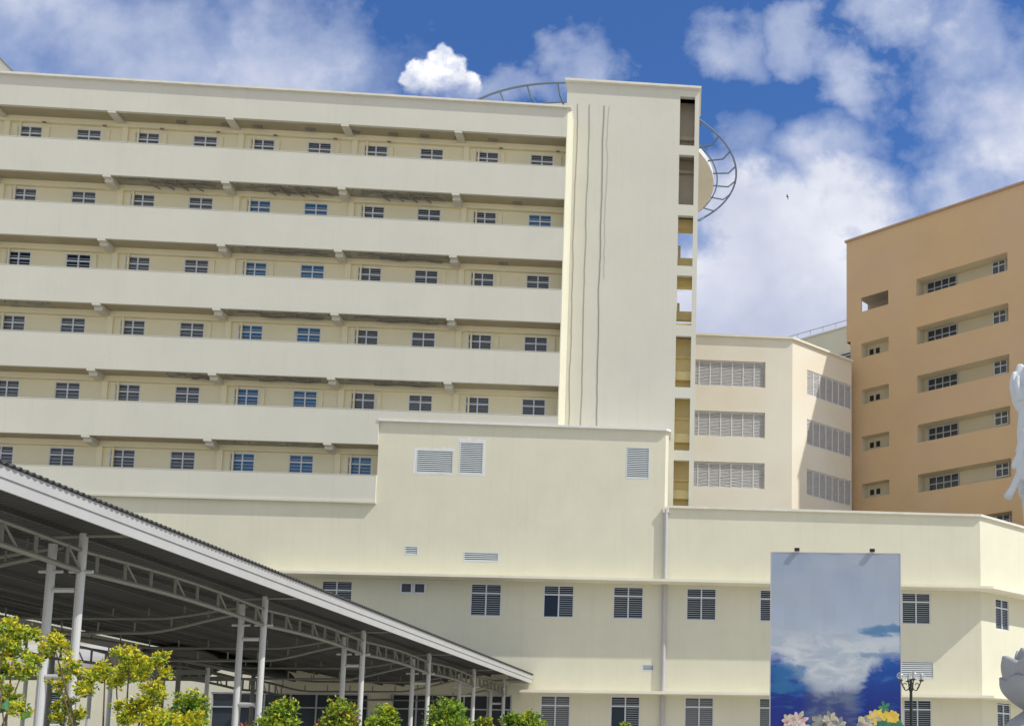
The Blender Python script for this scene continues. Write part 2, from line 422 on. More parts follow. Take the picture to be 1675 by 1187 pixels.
for k in range(6):
    for j, x in enumerate(WX[:12]):
        if x > xr(k): continue
        cl = 10 - j                                        # column number from the left edge
        n_ = j + 1
        kind = 'g_dark' if n_ <= 4 or (n_ <= 5 and k == 0) else 'g_grey'
        if (k, n_) in {(1, 1), (1, 5), (1, 6), (2, 5), (2, 6), (3, 5), (3, 6), (4, 5), (4, 6), (5, 4), (5, 5), (5, 6)}: kind = 'g_blue'
        if (k, n_) in {(2, 9), (2, 10)}: kind = 'g_mid'
        put_window(wg[kind], ward, x - WW / 2, YB, 39.63 - ST * k - WH, label='blue glazed corridor window' if kind == 'g_blue' else None)
# body behind, upper roof and stair house
f = MB(); f.box(XL, .2, YB + .17, 15, 0, 39.9); f.box(XL, .2, YB + 1, 15, 39.9, 41.8); f.build('building_core', M['cream'], ward)
x0, z0 = FW.fl(0, 95, 4); x1, z1 = FW.fl(21, 118, 4)
f = MB(); f.quad((x0 - 6, 4, 41.5), (x1, 4, 41.5), (x1, 4, z1), (x0, 4, z0), (x0 - 6, 4, z0)); f.quad((x1, 4, 41.5), (x1, 9, 41.5), (x1, 9, z1), (x1, 4, z1))
f.quad((x0, 4, z0), (x1, 4, z1), (x1, 9, z1), (x0, 9, z0)); o = f.build('stair_house', M['cap'], ward)
f = MB(); f.tube([(x0 - 6, 3.93, z0 + .03), (x0, 3.93, z0 + .03), (x1 + .1, 3.93, z1 - .03)], .09, 6); f.build('roof_edge', M['rail'], o)

# stair tower
TX0, TX1, TZ = .3, 8.03, 44.62
ops = [(6.83, 7.75, a, b) for a, b in ((40.89, 44.12), (37.02, 40.27), (33.08, 36.32), (29.3, 32.46), (25.41, 28.62), (21.5, 24.74), (18.0, 20.89))]
f = MB(); f.wall(-.1, TX1, 0, TZ, YT, ops, .28)
f.quad((-.1, YT, 41.5), (-.1, YT, TZ), (-.1, 9, TZ), (-.1, 9, 41.5))
f.quad((TX1, YT, 0), (TX1, 4.2, 0), (TX1, 4.2, TZ), (TX1, YT, TZ)); f.quad((-.1, YT, TZ), (TX1, YT, TZ), (TX1, 4.2, TZ), (-.1, 4.2, TZ))
f.quad((6.55, 4.2, 33), (TX1, 4.2, 33), (TX1, 4.2, 29), (6.55, 4.2, 29)) if False else None
for a, b in ((0, 29.0), (36.6, TZ)): f.quad((6.6, 4.2, a), (TX1, 4.2, a), (TX1, 4.2, b), (6.6, 4.2, b))
f.quad((-.1, 4.25, 0), (6.6, 4.25, 0), (6.6, 4.25, TZ), (-.1, 4.25, TZ))
o_t = f.build('tower_wall', M['cream_band'], ward)
f = MB(); f.box(-.22, TX1 + .1, YT - .2, 4.3, TZ, TZ + .14); f.box(TX1 + .0, TX1 + .1, YT - .11, 4.2, 18, TZ - .002) if False else None
f.build('tower_coping', M['cap'], ward)
for i, (a, b, z0, z1) in enumerate(ops):
    f = MB(); cm = 'taupe' if i < 2 else 'bounce_ochre'  # cream interior: shade and bounce put into the colour; top two have brown panels
    see = i in (2, 3)
    if not see:
        yb = 2.6
        f.quad((6.6, yb, z0 - .3), (8.0, yb, z0 - .3), (8.0, yb, z1 + .3), (6.6, yb, z1 + .3))
        if i < 2: f.box(6.8, 7.95, yb - .25, yb - .01, z0 + (.9 if i == 0 else 2.6), z0 + (1.15 if i == 0 else 2.75))
        else: f.box(6.8, 7.95, yb - .45, yb - .01, z0 + .72, z0 + 1.25); f.box(6.8, 7.95, yb - .2, yb - .01, z1 - 1.0, z1 - .9)
    else:
        f.box(6.7, 8.0, 3.0, 3.3, z0 + (.72 if i == 2 else 1.0), z0 + (1.25 if i == 2 else 1.55)); f.box(6.7, 8.0, 2.5, 3.3, z1 - (.22 if i == 2 else -.1), z1 + .3)
        f.box(6.66, 6.83, 1.7, 2.6, z0 - .2, z1 + .3); f.box(6.84, 7.0, 3.3, 3.6, z0 + 1.2, z0 + 2.2)
        if i == 3: f.box(6.7, 8.0, 1.9, 2.1, z0 - .2, z0 + .32)
    f.quad((6.6, 1.7, z0 - .3), (6.6, 4.19, z0 - .3), (6.6, 4.19, z1 + .3), (6.6, 1.7, z1 + .3))
    f.quad((6.62, 1.7, z0 - .301), (8.0, 1.7, z0 - .301), (8.0, 4.19, z0 - .301), (6.62, 4.19, z0 - .301))
    f.build('stair_landing', M[cm], ward)
# cables hanging down the tower face
for px, r, zb in ((945, .012, 18), (965, .012, 18), (988, .018, 18), (997, .006, 32)):
    x, z = FW.fl(px, 165, YT - .05)
    rr = random.Random(px); pts = []; off = 0
    for i in range(60):
        zz = 43.2 - (43.2 - zb) * i / 59; off += rr.uniform(-.03, .03); off *= .93
        pts.append((x + off, YT - .015, zz))
    f = MB(); f.tube(pts, r, 4); f.build('hanging_cable', M['rust'], ward)
# rooftop landing deck with its outrigger rail
inv = ward.matrix_world
HC = (-14.83, 79.2); HR = 10.38; HZ = 45.5
def loc(p): 
    d = Vector((p[0], p[1], 0)) - FW.o; return (d.dot(FW.u), d.dot(FW.i), p[2])
hd = empty('helicopter_deck', loc((HC[0], HC[1], 0))); hd.parent = ward; hd['label'] = 'round rooftop landing deck with a tubular outrigger rail'
f = MB(); n = 64; DR = 8.75
prof = [(0, 45.35), (5.6, 45.05), (5.65, 44.35), (5.9, 44.3), (7.5, 44.75), (8.4, 44.95), (DR, 45.05), (DR, 45.5), (DR - .3, 45.62), (0, 45.62)]
for k in range(n):
    a0, a1 = 2 * math.pi * k / n, 2 * math.pi * (k + 1) / n
    for (r0, z0), (r1, z1) in zip(prof[:-1], prof[1:]):
        f.cur = 1 if z0 >= 45.0 and r0 > 8 else 0
        if r0 == 0: f.quad((0, 0, z0), (r1 * math.cos(a1), r1 * math.sin(a1), z1), (r1 * math.cos(a0), r1 * math.sin(a0), z1))
        elif r1 == 0: f.quad((r0 * math.cos(a0), r0 * math.sin(a0), z0), (r0 * math.cos(a1), r0 * math.sin(a1), z0), (0, 0, z1))
        else: f.quad(*[(r * math.cos(a), r * math.sin(a), z) for r, z, a in ((r0, z0, a0), (r0, z0, a1), (r1, z1, a1), (r1, z1, a0))])
f.build('deck', [M['peach'], M['plast']], hd)
f = MB(); f.tube([(HR * math.cos(2 * math.pi * k / 72), HR * math.sin(2 * math.pi * k / 72), HZ + .3) for k in range(73)], .07, 6)
f.tube([((DR + .25) * math.cos(2 * math.pi * k / 72), (DR + .25) * math.sin(2 * math.pi * k / 72), HZ - .15) for k in range(73)], .05, 6)
for k in range(32):
    a = 2 * math.pi * (k + .3) / 32; c_, s_ = math.cos(a), math.sin(a)
    f.tube([(DR * c_, DR * s_, HZ - .2), ((DR + 1.1) * c_, (DR + 1.1) * s_, HZ - .2), (HR * c_, HR * s_, HZ + .3)], .06, 5)
f.build('outrigger_rail', M['rail'], hd)
for k in range(12):
    a = 2 * math.pi * k / 12; f = MB(); f.tube([(5.2 * math.cos(a), 5.2 * math.sin(a), 39.5), (5.2 * math.cos(a), 5.2 * math.sin(a), 44.9)], .22, 8)
    f.build('deck_column', M['cap'], hd)

# ------------------------------------------------------------------ podium building
pod = FW.root('podium_building', label='low cream podium block with ledges and louvred windows in front of the ward tower', cat='building')
PX1 = 25.08; CBX0, CBX1, CBZ = -9.95, 6.52, 22.2; LZ = 17.6
LE2, LE3 = 13.14, 6.76
LWX = [-11.8, -3.62, .45, 4.39, 8.58, 12.82, 16.9, 21.18]
WPW, WPH = 1.72, 1.87
up = [(x - WPW / 2, x + WPW / 2, 11.06, 11.06 + WPH) for x in LWX if x not in (16.9,)]
up[0] = (-12.6, -11.02, 11.1, 12.86)
dn_x = [.44, 4.36, 8.54, 12.8, 16.9, 21.22]
dn = [(x - .83, x + .83, 4.7, 6.62) for x in dn_x]
glz = [(-8.55, -1.98, .1, 6.62), (-18.2, -9.8, .1, 6.58)]
tw = [(-8.38, -6.95, 12.28, 12.9)]
lw_ = [(x - .83, x + .83, 4.7, 6.5) for x in (-44.0, -39.5, -35.0, -30.5, -26.0)]
VENTS = [(-7.76, -5.8, 19.3, 20.56), (-5.36, -4.12, 19.32, 21.1), (4.14, 5.38, 19.36, 21.12), (-4.9, -3.04, 14.24, 14.68), (20.3, 22.15, 7.9, 8.82), (-8.18, -7.54, 14.54, 14.94), (5.32, 5.88, 8.12, 8.4)]
f = MB()
f.wall(XL, PX1, 0, 17.3, 0, up + dn + glz + tw + lw_ + [(a - .06, b + .06, c - .06, d + .06) for a, b, c, d in VENTS if d < 17.3], .14)
f.quad((XL, 0, 17.3), (CBX0, 0, 17.3), (CBX0, 0, 17.55), (XL, 0, 17.55)); f.wall(CBX0, CBX1 - .16, 17.3, CBZ, 0, [(a - .06, b + .06, c - .06, d + .06) for a, b, c, d in VENTS if d > 17.3], .14)
f.quad((CBX1 - .16, 0, 17.3), (CBX1, .16, 17.3), (CBX1, .16, CBZ), (CBX1 - .16, 0, CBZ))
f.quad((CBX1, .16, 17.3), (CBX1, YT - .02, 17.3), (CBX1, YT - .02, CBZ), (CBX1, .16, CBZ))
f.quad((CBX0, 0, 17.3), (CBX0, 0, CBZ), (CBX0, YT, CBZ), (CBX0, YT, 17.3))
f.quad((CBX0, 0, CBZ), (CBX1 - .16, 0, CBZ), (CBX1, .16, CBZ), (CBX1, YT - .02, CBZ), (CBX0, YT - .02, CBZ))
f.quad((CBX1 - .16, 0, 17.3), (PX1, 0, 17.3), (PX1, 0, LZ), (CBX1 - .16, 0, LZ))
f.build('front_wall', M['cream'], pod)
f = MB(); f.box(8.2, PX1 - .3, .3, 15, LZ - .35, LZ - .1)
f.build('flat_roof', M['cap'], pod)
# copings
ca = R_(45 - 5.6); cdx, cdy = math.cos(ca), math.sin(ca)                  # the splayed wall's direction in building axes
CLEN = 22
e = (PX1 + CLEN * cdx, CLEN * cdy)
def strip(mb, ov, dep, z0, z1, x_from, x_lim=None):
    """a ledge following the front and the splayed wall, sticking out by ov"""
    k = math.tan(ca / 2)
    a = (x_from, -ov); b = (PX1 + ov * k, -ov); c = (e[0] + ov * cdy, e[1] - ov * cdx)
    d_ = (e[0] - dep * cdy, e[1] + dep * cdx); g_ = (PX1 - dep * k, dep); h = (x_from, dep)
    for poly in ([a, b, g_, h], [b, c, d_, g_]): mb.prism(poly, z0, z1)
f = MB(); strip(f, .17, .3, LZ, LZ + .13, CBX1 + .003); f.build('coping', M['cap'], pod)
f = MB(); f.prism([(CBX0 - .05, -.19), (CBX1 - .12, -.19), (CBX1 + .14, .06), (CBX1 + .12, YT - .025), (CBX0 - .08, YT - .025)], CBZ, CBZ + .12); f.build('coping', M['plast'], pod)
f = MB(); strip(f, 1.2, -.003, LE2 - .06, LE2 + .08, -16.0); f.build('window_ledge', M['ledge'], pod)
f = MB(); strip(f, 1.1, -.003, LE3 - .06, LE3 + .09, -1.45); f.build('window_ledge', M['ledge'], pod)
# splayed wall
sp = empty('splayed_wall', (PX1, 0, 0), ca); sp.parent = pod
f = MB(); cw = [(1.47 + 4.1 * i, 2.84 + 4.1 * i, 11.0, 12.86) for i in range(5)] + [(1.5 + 4.1 * i, 2.86 + 4.1 * i, 4.6, 6.56) for i in range(5)]
f.wall(0, CLEN, 0, LZ, 0, cw, .14); f.build('wall', M['cream'], sp)
pw = window_meshes(WPW, WPH, .54, M['g_mid'], .125, .06); pw2 = window_meshes(1.66, 1.92, .56, M['g_grey'], .115, .06)
pw3 = window_meshes(1.66, 1.92, .56, M['g_mid'], .125, .06); pc = window_meshes(1.37, 1.86, .54, M['g_mid'], .10, .05)
pwo = window_meshes(WPW, WPH, .54, M['g_mid'], .125, .06, True, 1); pwp = window_meshes(1.66, 1.92, .56, M['g_mid'], .125, .06, True, 1)
for h in up: put_window(pwo if abs(h[0] + .41) < .1 else pw, pod, h[0] if h[0] > -12 else h[0] - .1, .01, 11.06)
for i, h in enumerate(dn): put_window(pw2 if i in (0, 2, 3) else pwp if i == 1 else pw3, pod, h[0], .01, 4.7)
lwm = window_meshes(1.66, 1.8, .56, M['g_mid'], .115, .06)
for h in lw_: put_window(lwm, pod, h[0], .01, 4.7)
for i in range(3):
    for z in (11.0, 4.65): put_window(pc, sp, 1.48 + 4.1 * i, .01, z)
# the two small square windows
f = MB()
for a in (-8.38, -7.65):
    f.box(a, a + .7, -.04, .08, 12.28, 12.35); f.box(a, a + .7, -.04, .08, 12.83, 12.9); f.box(a, a + .09, -.04, .08, 12.35, 12.83); f.box(a + .61, a + .7, -.04, .08, 12.35, 12.83)
o = f.build('small_window', M['alu'], pod)
f = MB(); f.box(-8.36, -6.96, .09, .1, 12.3, 12.88); f.build('glass', M['g_dark'], o)
# entrance glazing
for a, b, c, d in glz:
    f = MB(); nb = int((b - a) / 1.3)
    for i in range(nb + 1):
        x = a + (b - a - .08) * i / nb; f.box(x, x + .08, .04, .12, c, d)
    f.box(a + .08, b - .08, .042, .118, d - .08, d); f.box(a + .08, b - .08, .042, .118, 5.75, 5.82); f.box(a + .08, b - .08, .042, .118, 2.9, 2.97)
    o = f.build('entrance_glazing', M['steel'], pod)
    g_ = MB(); g_.box(a, b, .125, .135, c, d); g_.build('glass', M['g_dark'], o)
# vents
for a, b, cc_ in (((-7.78, -5.78, 19.27, 20.6)), ((-5.4, -4.1, 19.3, 21.15)), ((4.12, 5.4, 19.33, 21.15))) and []: pass
for q in VENTS: grille(pod, *q)
# rough plaster patches round two grilles
f = MB(); rr = random.Random(3)
def patch(x0, x1, z0, z1, th):
    xs = [x0 + (x1 - x0) * i / 14 for i in range(15)]
    tops = [z1 + .06 + th * rr.uniform(.4, 1.3) for _ in xs]; bots = [z0 - .08 - .06 * rr.uniform(.3, 1.3) for _ in xs]
    for i in range(14): f.quad((xs[i], -.006, z1 + .06), (xs[i + 1], -.006, z1 + .06), (xs[i + 1], -.006, tops[i + 1]), (xs[i], -.006, tops[i])); f.quad((xs[i], -.006, bots[i]), (xs[i + 1], -.006, bots[i + 1]), (xs[i + 1], -.006, z0 - .06), (xs[i], -.006, z0 - .06))
patch(-7.98, -5.66, 19.3, 20.56, .16); f.quad((-7.98, -.006, 19.24), (-7.82, -.006, 19.24), (-7.82, -.006, 20.62), (-7.96, -.006, 20.62)); f.build('plaster_patch', M['plast'], pod); f = MB(); f.quad((-4.06, -.006, 19.26), (-3.92, -.006, 19.26), (-3.92, -.006, 21.16), (-4.06, -.006, 21.16)); patch(-5.52, -3.92, 19.32, 21.1, .24)
f.build('plaster_patch', M['plast'], pod)
f = MB(); f.tube([(CBX1 - .06, -.125, 17.5), (CBX1 - .06, -.125, LE2 + .092)], .12, 10); f.box(CBX1 - .15, CBX1 + .03, -1.01, -.0 , LE2 - .1, LE2 + .1) if False else None
f.tube([(CBX1 - .06, -.125, LE2 - .095), (CBX1 - .06, -.125, LE3 + .092)], .12, 10); f.tube([(CBX1 - .06, -.125, LE3 - .095), (CBX1 - .06, -.125, .0)], .12, 10)
f.build('downpipe', M['pipe'], pod)
f = MB(); f.box(CBX1 - .25, CBX1 + .12, -.22, -.0, 17.3, LZ - .02); f.build('rainwater_head', M['cap'], pod)
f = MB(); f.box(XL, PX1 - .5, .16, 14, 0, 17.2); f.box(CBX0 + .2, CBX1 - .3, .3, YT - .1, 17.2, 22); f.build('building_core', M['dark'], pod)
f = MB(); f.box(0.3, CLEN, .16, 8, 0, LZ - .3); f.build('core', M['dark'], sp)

# ------------------------------------------------------------------ annex with grilles
ann = FW.root('annex_building', label='peach annex with rows of pale grille panels between the tower and the tan block', cat='building')
AY = 20.0; AX0, AX1, AZ = -6.0, 15.68, 36.08
rows = [(32.12, 34.18), (28.12, 30.14), (24.12, 26.14)]
f = MB(); f.wall(AX0, AX1, 0, AZ, AY, [(5.9, 13.58, a, b) for a, b in rows], .3)
f.box(AX0, AX1 - .5, AY + .31, AY + 14, 0, AZ - .1); f.build('front_wall', M['peach'], ann)
aw = R_(45 - 5.6)
ae = empty('splayed_wall', (AX1, AY, 0), aw); ae.parent = ann
AL = 6.82
rows2 = [(32.05, 34.1), (28.05, 30.1), (24.0, 26.1)]
f = MB(); f.wall(0, AL, 0, AZ, 0, [(1.62, AL - .02, a, b) for a, b in rows2], .2); f.box(.4, AL, .22, 8, 0, AZ - .1); f.build('wall', M['peach'], ae)
f = MB(); kk = math.tan(aw / 2); ov = .2
f.prism([(AX0, AY - ov), (AX1 + ov * kk, AY - ov), (AX1 - .4 * kk, AY + .4), (AX0, AY + .4)], AZ, AZ + .16)
p1 = (AX1 + AL * math.cos(aw), AY + AL * math.sin(aw)); ou = (math.sin(aw), -math.cos(aw))
f.prism([(AX1 + ov * kk, AY - ov), (p1[0] + ov * ou[0], p1[1] + ov * ou[1]), (p1[0] - .4 * ou[0], p1[1] - .4 * ou[1]), (AX1 - .4 * kk, AY + .4)], AZ, AZ + .16)
f.build('coping', M['peach'], ann)
def panel(parent, x0, x1, z0, z1, y, n, seed):
    rr = random.Random(seed); f = MB(); w = (x1 - x0) / n
    for i in range(n + 1):
        x = x0 + w * i; f.box(x - .05, x + .05, y, y + .07, z0, z1)
    f.box(x0, x1, y + .003, y + .067, z0, z0 + .08); f.box(x0, x1, y + .003, y + .067, z1 - .08, z1)
    for i in range(n):
        k = int((z1 - z0) / .115)
        for j in range(k):
            z = z0 + .1 + j * .115; a = rr.uniform(-.03, .03)
            f.quad((x0 + i * w + .05, y + .005, z + a), (x0 + (i + 1) * w - .05, y + .005, z - a), (x0 + (i + 1) * w - .05, y + .06, z - a + .092), (x0 + i * w + .05, y + .06, z + a + .092))
    o = f.build('grille_panel', M['grille_far'], parent)
    b = MB(); b.box(x0, x1, y + .1, y + .12, z0, z1); b.build('backing', M['pipe'], o)
for i, (a, b) in enumerate(rows): panel(ann, 5.92, 13.56, a + .02, b - .02, AY + .13, 9, i)
for i, (a, b) in enumerate(rows2): panel(ae, 1.64, AL - .04, a + .02, b - .02, .04, 7, 10 + i)

# ------------------------------------------------------------------ rear building
FB = Frame((4.45, 92.7), -37.0)
FR = Frame((4.4, 112.0), -37.0)
rear = FR.root('rear_building', label='distant cream block with a roof railing behind the peach annex', cat='building')
xa, za = FR.fl(1300, 551); xb, zb = FR.fl(1385, 528)
zt = (za + zb) / 2
f = MB(); x0 = xa - 14; wh = [FR.fl(1366, 583)[0], xb + 3, FR.fl(1392, 590)[1], FR.fl(1385, 576)[1]]
f.wall(x0, xb + 12, 0, zt - .5, 0, [tuple(wh)], .2); f.box(x0, xb + 12, .3, 14, 0, zt - .6); f.build('wall', M['cream'], rear)
wm = window_meshes(wh[1] - wh[0], wh[3] - wh[2], .3, M['g_dark'], .3, .08); put_window(wm, rear, wh[0], .02, wh[2])
f = MB(); f.box(x0, xb + 12, -.1, .3, zt - .5, zt - .35); f.build('coping', M['cap'], rear)
f = MB(); f.tube([(x0, 0, zt + .25), (xb + 12, 0, zt + .25)], .05, 5)
x = x0
while x < xb + 12: f.tube([(x, 0, zt - .35), (x, 0, zt + .25)], .04, 5); x += 1.6
f.build('roof_railing', M['steel'], rear)

# ------------------------------------------------------------------ tan building
tan = FB.root('tan_building', label='tall tan building with deep window recesses at the right edge', cat='building')
BZ, BW = 46.98, 15.97
zs = FB.fl(1386, 560)[1]
SB = 4.016; r0 = 41.94
na, nb_ = FB.fl(1409, 500)[0], FB.fl(1453, 490)[0]
la, lb = FB.fl(1499, 475)[0], FB.fl(1648, 430)[0]
z1a = FB.fl(1409, 487)[1]; z1b = FB.fl(1409, 512)[1]
holes = []; nich = []
for k in range(8):
    t = r0 - SB * k
    holes.append((la, lb, t - 1.44, t)); nich.append((la, lb, t - 1.44, t, 1.1, 'L', k))
    tt = FB.fl(1409, 487)[1] - SB * .985 * k
    holes.append((na, nb_, tt - 1.22, tt)); nich.append((na, nb_, tt - 1.22, tt, .8 if k else 3.2, 'S', k))
f = MB(); f.wall(0, BW, 0, BZ, 0, holes, .1)
f.quad((-.38, 0, zs), (0, 0, zs), (0, 0, BZ), (-.38, 0, BZ)); f.quad((-.38, 0, zs), (-.38, 2.5, zs), (0, 2.5, zs - .3), (0, 0, zs - .3)) 
k0 = [h for h in holes if h[0] == na][0]
for a, b in ((zs, k0[2]), (k0[3] + .9, BZ)): f.quad((-.38, 0, a), (-.38, 0, b), (-.38, 9, b), (-.38, 9, a))
f.quad((-.38, 3.2, k0[2]), (-.38, 3.2, k0[3] + .9), (-.38, 9, k0[3] + .9), (-.38, 9, k0[2]))
f.quad((0, 0, 0), (0, 0, zs), (0, 9, zs), (0, 9, 0))
f.quad((-.38, .0, BZ), (BW, 0, BZ), (BW, 9, BZ), (-.38, 9, BZ)); f.quad((BW, 0, 0), (BW, 14, 0), (BW, 14, BZ), (BW, 0, BZ)); f.box(.1, BW - .1, 1.5, 9, 0, 38.4); f.box(.1, BW - .1, 3.3, 9, 38.4, BZ - .3)
f.build('wall', M['brown'], tan)
f = MB(); f.box(-.5, BW + .1, -.14, .3, BZ, BZ + .16); f.build('coping', M['browncap'], tan)
f = MB(); f.box(BW + .01, BW + .1, .01, 14, 0, BZ - .01); f.build('side_wall', M['plast'], tan)
wL = window_meshes(2.65, 1.15, .55, M['g_grey'], 0, .06)
fm = MB()
wLf = MB(); w_, h_ = 2.7, 1.25
for i in range(5): x = i * (w_ - .07) / 4; wLf.box(x, x + .07, 0, .06, 0, h_)
wLf.box(.07, w_ - .07, .002, .058, 0, .07); wLf.box(.07, w_ - .07, .002, .058, h_ - .07, h_); wLf.box(.07, w_ - .07, .002, .058, h_ * .5, h_ * .5 + .07)
wLf = wLf.mesh('window', M['steel']); gl = MB(); gl.box(0, w_, .065, .07, 0, h_); gL = gl.mesh('glass', M['g_dark'])
wR = window_meshes(1.15, 1.25, .6, M['g_dark'], .14, .07)
sq = MB(); sq.box(0, .36, -.01, .02, 0, .44); sqm = sq.mesh('small_window', M['dark'])
wlx = FB.fl(1517, 470, 1.1)[0]
for (a, b, z0, z1, dep, typ, k) in nich:
    f = MB(); y1 = dep; e_ = .002
    open_left = (typ == 'S' and k == 0)
    aa = -.37 if open_left else a
    zz1 = z1; z1 = z1 + .9 if open_left else z1
    f.quad((aa, y1, z0), (b, y1, z0), (b, y1, z1), (aa, y1, z1))
    if not open_left: f.quad((a, .1, z0), (a, .1, z1), (a, y1, z1), (a, y1, z0))
    else: f.quad((-.37, .1, z0), (a, .1, z0), (a, .1, z1), (-.37, .1, z1)); f.quad((a, .1, zz1), (b, .1, zz1), (b, .1, z1), (a, .1, z1))
    f.quad((b, .1, z0), (b, y1, z0), (b, y1, z1), (b, .1, z1))
    f.quad((aa, .1, z0), (aa, y1, z0), (b, y1, z0), (b, .1, z0)); f.quad((aa, .1, z1), (b, .1, z1), (b, y1, z1), (aa, y1, z1))
    if typ == 'L': f.box(lb - 1.75, lb, .35, 1.09, z0, z1) if False else None
    o = f.build('balcony_recess', M['niche'] if not open_left else M['taupe'], tan)
    if typ == 'L':
        w = link('window', wLf, o, (wlx, y1 - .08, z0 + .12)); link('glass', gL, w) if False else None
        gg = link('glass', gL, o, (wlx, y1 - .08, z0 + .12)); put_window(wR, o, lb - .95, y1 - .13, z0 + .12) if False else None
        r_ = link('side_window', wR[0], o, (lb - 1.82, y1 - .13, z1 - 1.02 if k else z1 - 1.0)); link('side_glass', wR[1], o, (lb - 1.82, y1 - .13, z1 - 1.02))
        link('side_blades', wR[2], o, (lb - 1.82, y1 - .13, z1 - 1.02))
    elif not open_left:
        xm = FB.fl(1431, 571, .8)[0] - .18
        link('small_window', sqm, o, (xm - .3, y1 - .03, z0 + .42)); link('small_window', sqm, o, (xm + .3, y1 - .03, z0 + .42))

# ------------------------------------------------------------------ entrance canopy
can = empty('entrance_canopy', (-15.85, 0, 0), -math.atan(.0152), label='long steel covered walkway with corrugated roof leading to the podium', cat='canopy')
CY0, CY1, CWD = 12.0, 65.25, 14.0
def rz(x):
    t = -x / CWD
    return 7.72 - .5 * math.sin(math.pi * t) ** 2 + .12 * math.sin(t * 9)
f = MB(); ny = int((CY1 - CY0) / .2) * 4; nx = 28
prof = [0, .045, .045, 0]
base = 0
vs = []
for j in range(ny + 1):
    y = CY0 + (CY1 - CY0) * j / ny
    for i in range(nx + 1):
        x = .12 - (CWD + .2) * i / nx; vs.append((x, y, rz(min(x, 0)) + .04 + prof[j % 4]))
f.v = vs
for j in range(ny):
    for i in range(nx):
        a = j * (nx + 1) + i; f.f.append((a, a + 1, a + nx + 2, a + nx + 1)); f.mi.append(0)
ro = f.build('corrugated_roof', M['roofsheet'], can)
md = ro.modifiers.new('thickness', 'SOLIDIFY'); md.thickness = .02; md.offset = 1
f = MB(); f.box(0, .05, CY0, CY1 + .1, 7.50, 7.735); f.box(-.02, .02, CY0, CY1 + .1, 7.26, 7.495); f.box(-2.0, 0, CY1 + .02, CY1 + .1, 7.28, 7.7)
f.build('fascia', M['fascia'], can)
f = MB(); f.box(-CWD - .1, -CWD - .02, CY0, CY1, 7.3, 7.72); f.build('fascia', M['fascia'], can)
for i in range(1, 12):
    x = -CWD * i / 12; z = rz(x); f = MB(); f.box(x - .04, x + .04, CY0, CY1, z - .09, z + .03); f.build('purlin', M['roofsheet'], can)
PZ = [18.2, 27.0, 36.2, 44.3, 52.0, 59.0, 64.8]
XO, XI, XF = -1.43, -2.15, -CWD + .55
for y in PZ:
    for x, r in ((XO, .095), (XI, .095)):
        f = MB(); f.tube([(x, y, 0), (x, y, 7.45 if x == XO else 7.2)], r, 14)
        f.tube([(x - .28, y, 6.54), (x + .28, y, 6.54)], .04, 6)
        f.build('post', M['post'], can, smooth=False)
    for z in (6.1, 4.05, 1.9): f = MB(); f.tube([(XO - .1, y, z), (XI + .1, y, z)], .06, 8); f.build('post_rung', M['post'], can)
    f = MB(); f.tube([(XI - .3, y, 7.36), (XO, y, 7.4), (.0, y, 7.42)], .05, 6); f.build('eave_bracket', M['truss'], can)
    if y > 20 or True:
        for x in (XF, XF + .7):
            f = MB(); f.tube([(x, y, 0), (x, y, 7.2)], .1, 12); f.build('post', M['truss'], can)
# edge trusses
def edge_truss(x, y0, y1, zt, zb, m):
    f = MB(); n = 16
    def bow(t): return .10 * math.sin(math.pi * t)
    pt = [(x, y0 + (y1 - y0) * i / n, zt + bow(i / n)) for i in range(n + 1)]; pb = [(x, y0 + (y1 - y0) * i / n, zb + bow(i / n)) for i in range(n + 1)]
    f.tube(pt, .05, 6); f.tube(pb, .065, 6)
    for i in range(1, n, 2):
        f.tube([pt[i], pb[i]], .045, 5)
        if i % 4 == 3: f.tube([pt[i], pb[i + 1]], .03, 5)
    return f.build('edge_truss', M[m], can)
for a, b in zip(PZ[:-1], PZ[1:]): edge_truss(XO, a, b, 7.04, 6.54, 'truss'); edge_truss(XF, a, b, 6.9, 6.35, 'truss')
edge_truss(XO, PZ[-1], CY1, 7.04, 6.54, 'truss')
# transverse arched ribs
for y in PZ:
    f = MB()
    def cz(x, top):
        t = min(1, max(0, (-x - 1.6) / 3.6)); s_ = t * t * (3 - 2 * t)
        t2 = min(1, max(0, (-x - 9.5) / 3.6)); s2 = t2 * t2 * (3 - 2 * t2)
        return (7.22 if top else 6.86) - (.42 if top else .62) * (s_ - s2) + (0.0)
    for top in (1, 0):
        yo = .35 if top else -.35
        pts = [(XI - (CWD - 2.5) * i / 40, y + yo, cz(XI - (CWD - 2.5) * i / 40, top)) for i in range(41)]
        f.tube(pts, .055, 6)
        for i in range(3, 40, 4): f.tube([pts[i], (pts[i][0], pts[i][1], pts[i][2] - .16 if False else min(rz(pts[i][0]), pts[i][2] + .32))], .03, 4)
    f.build('arched_rib', M['truss'], can)

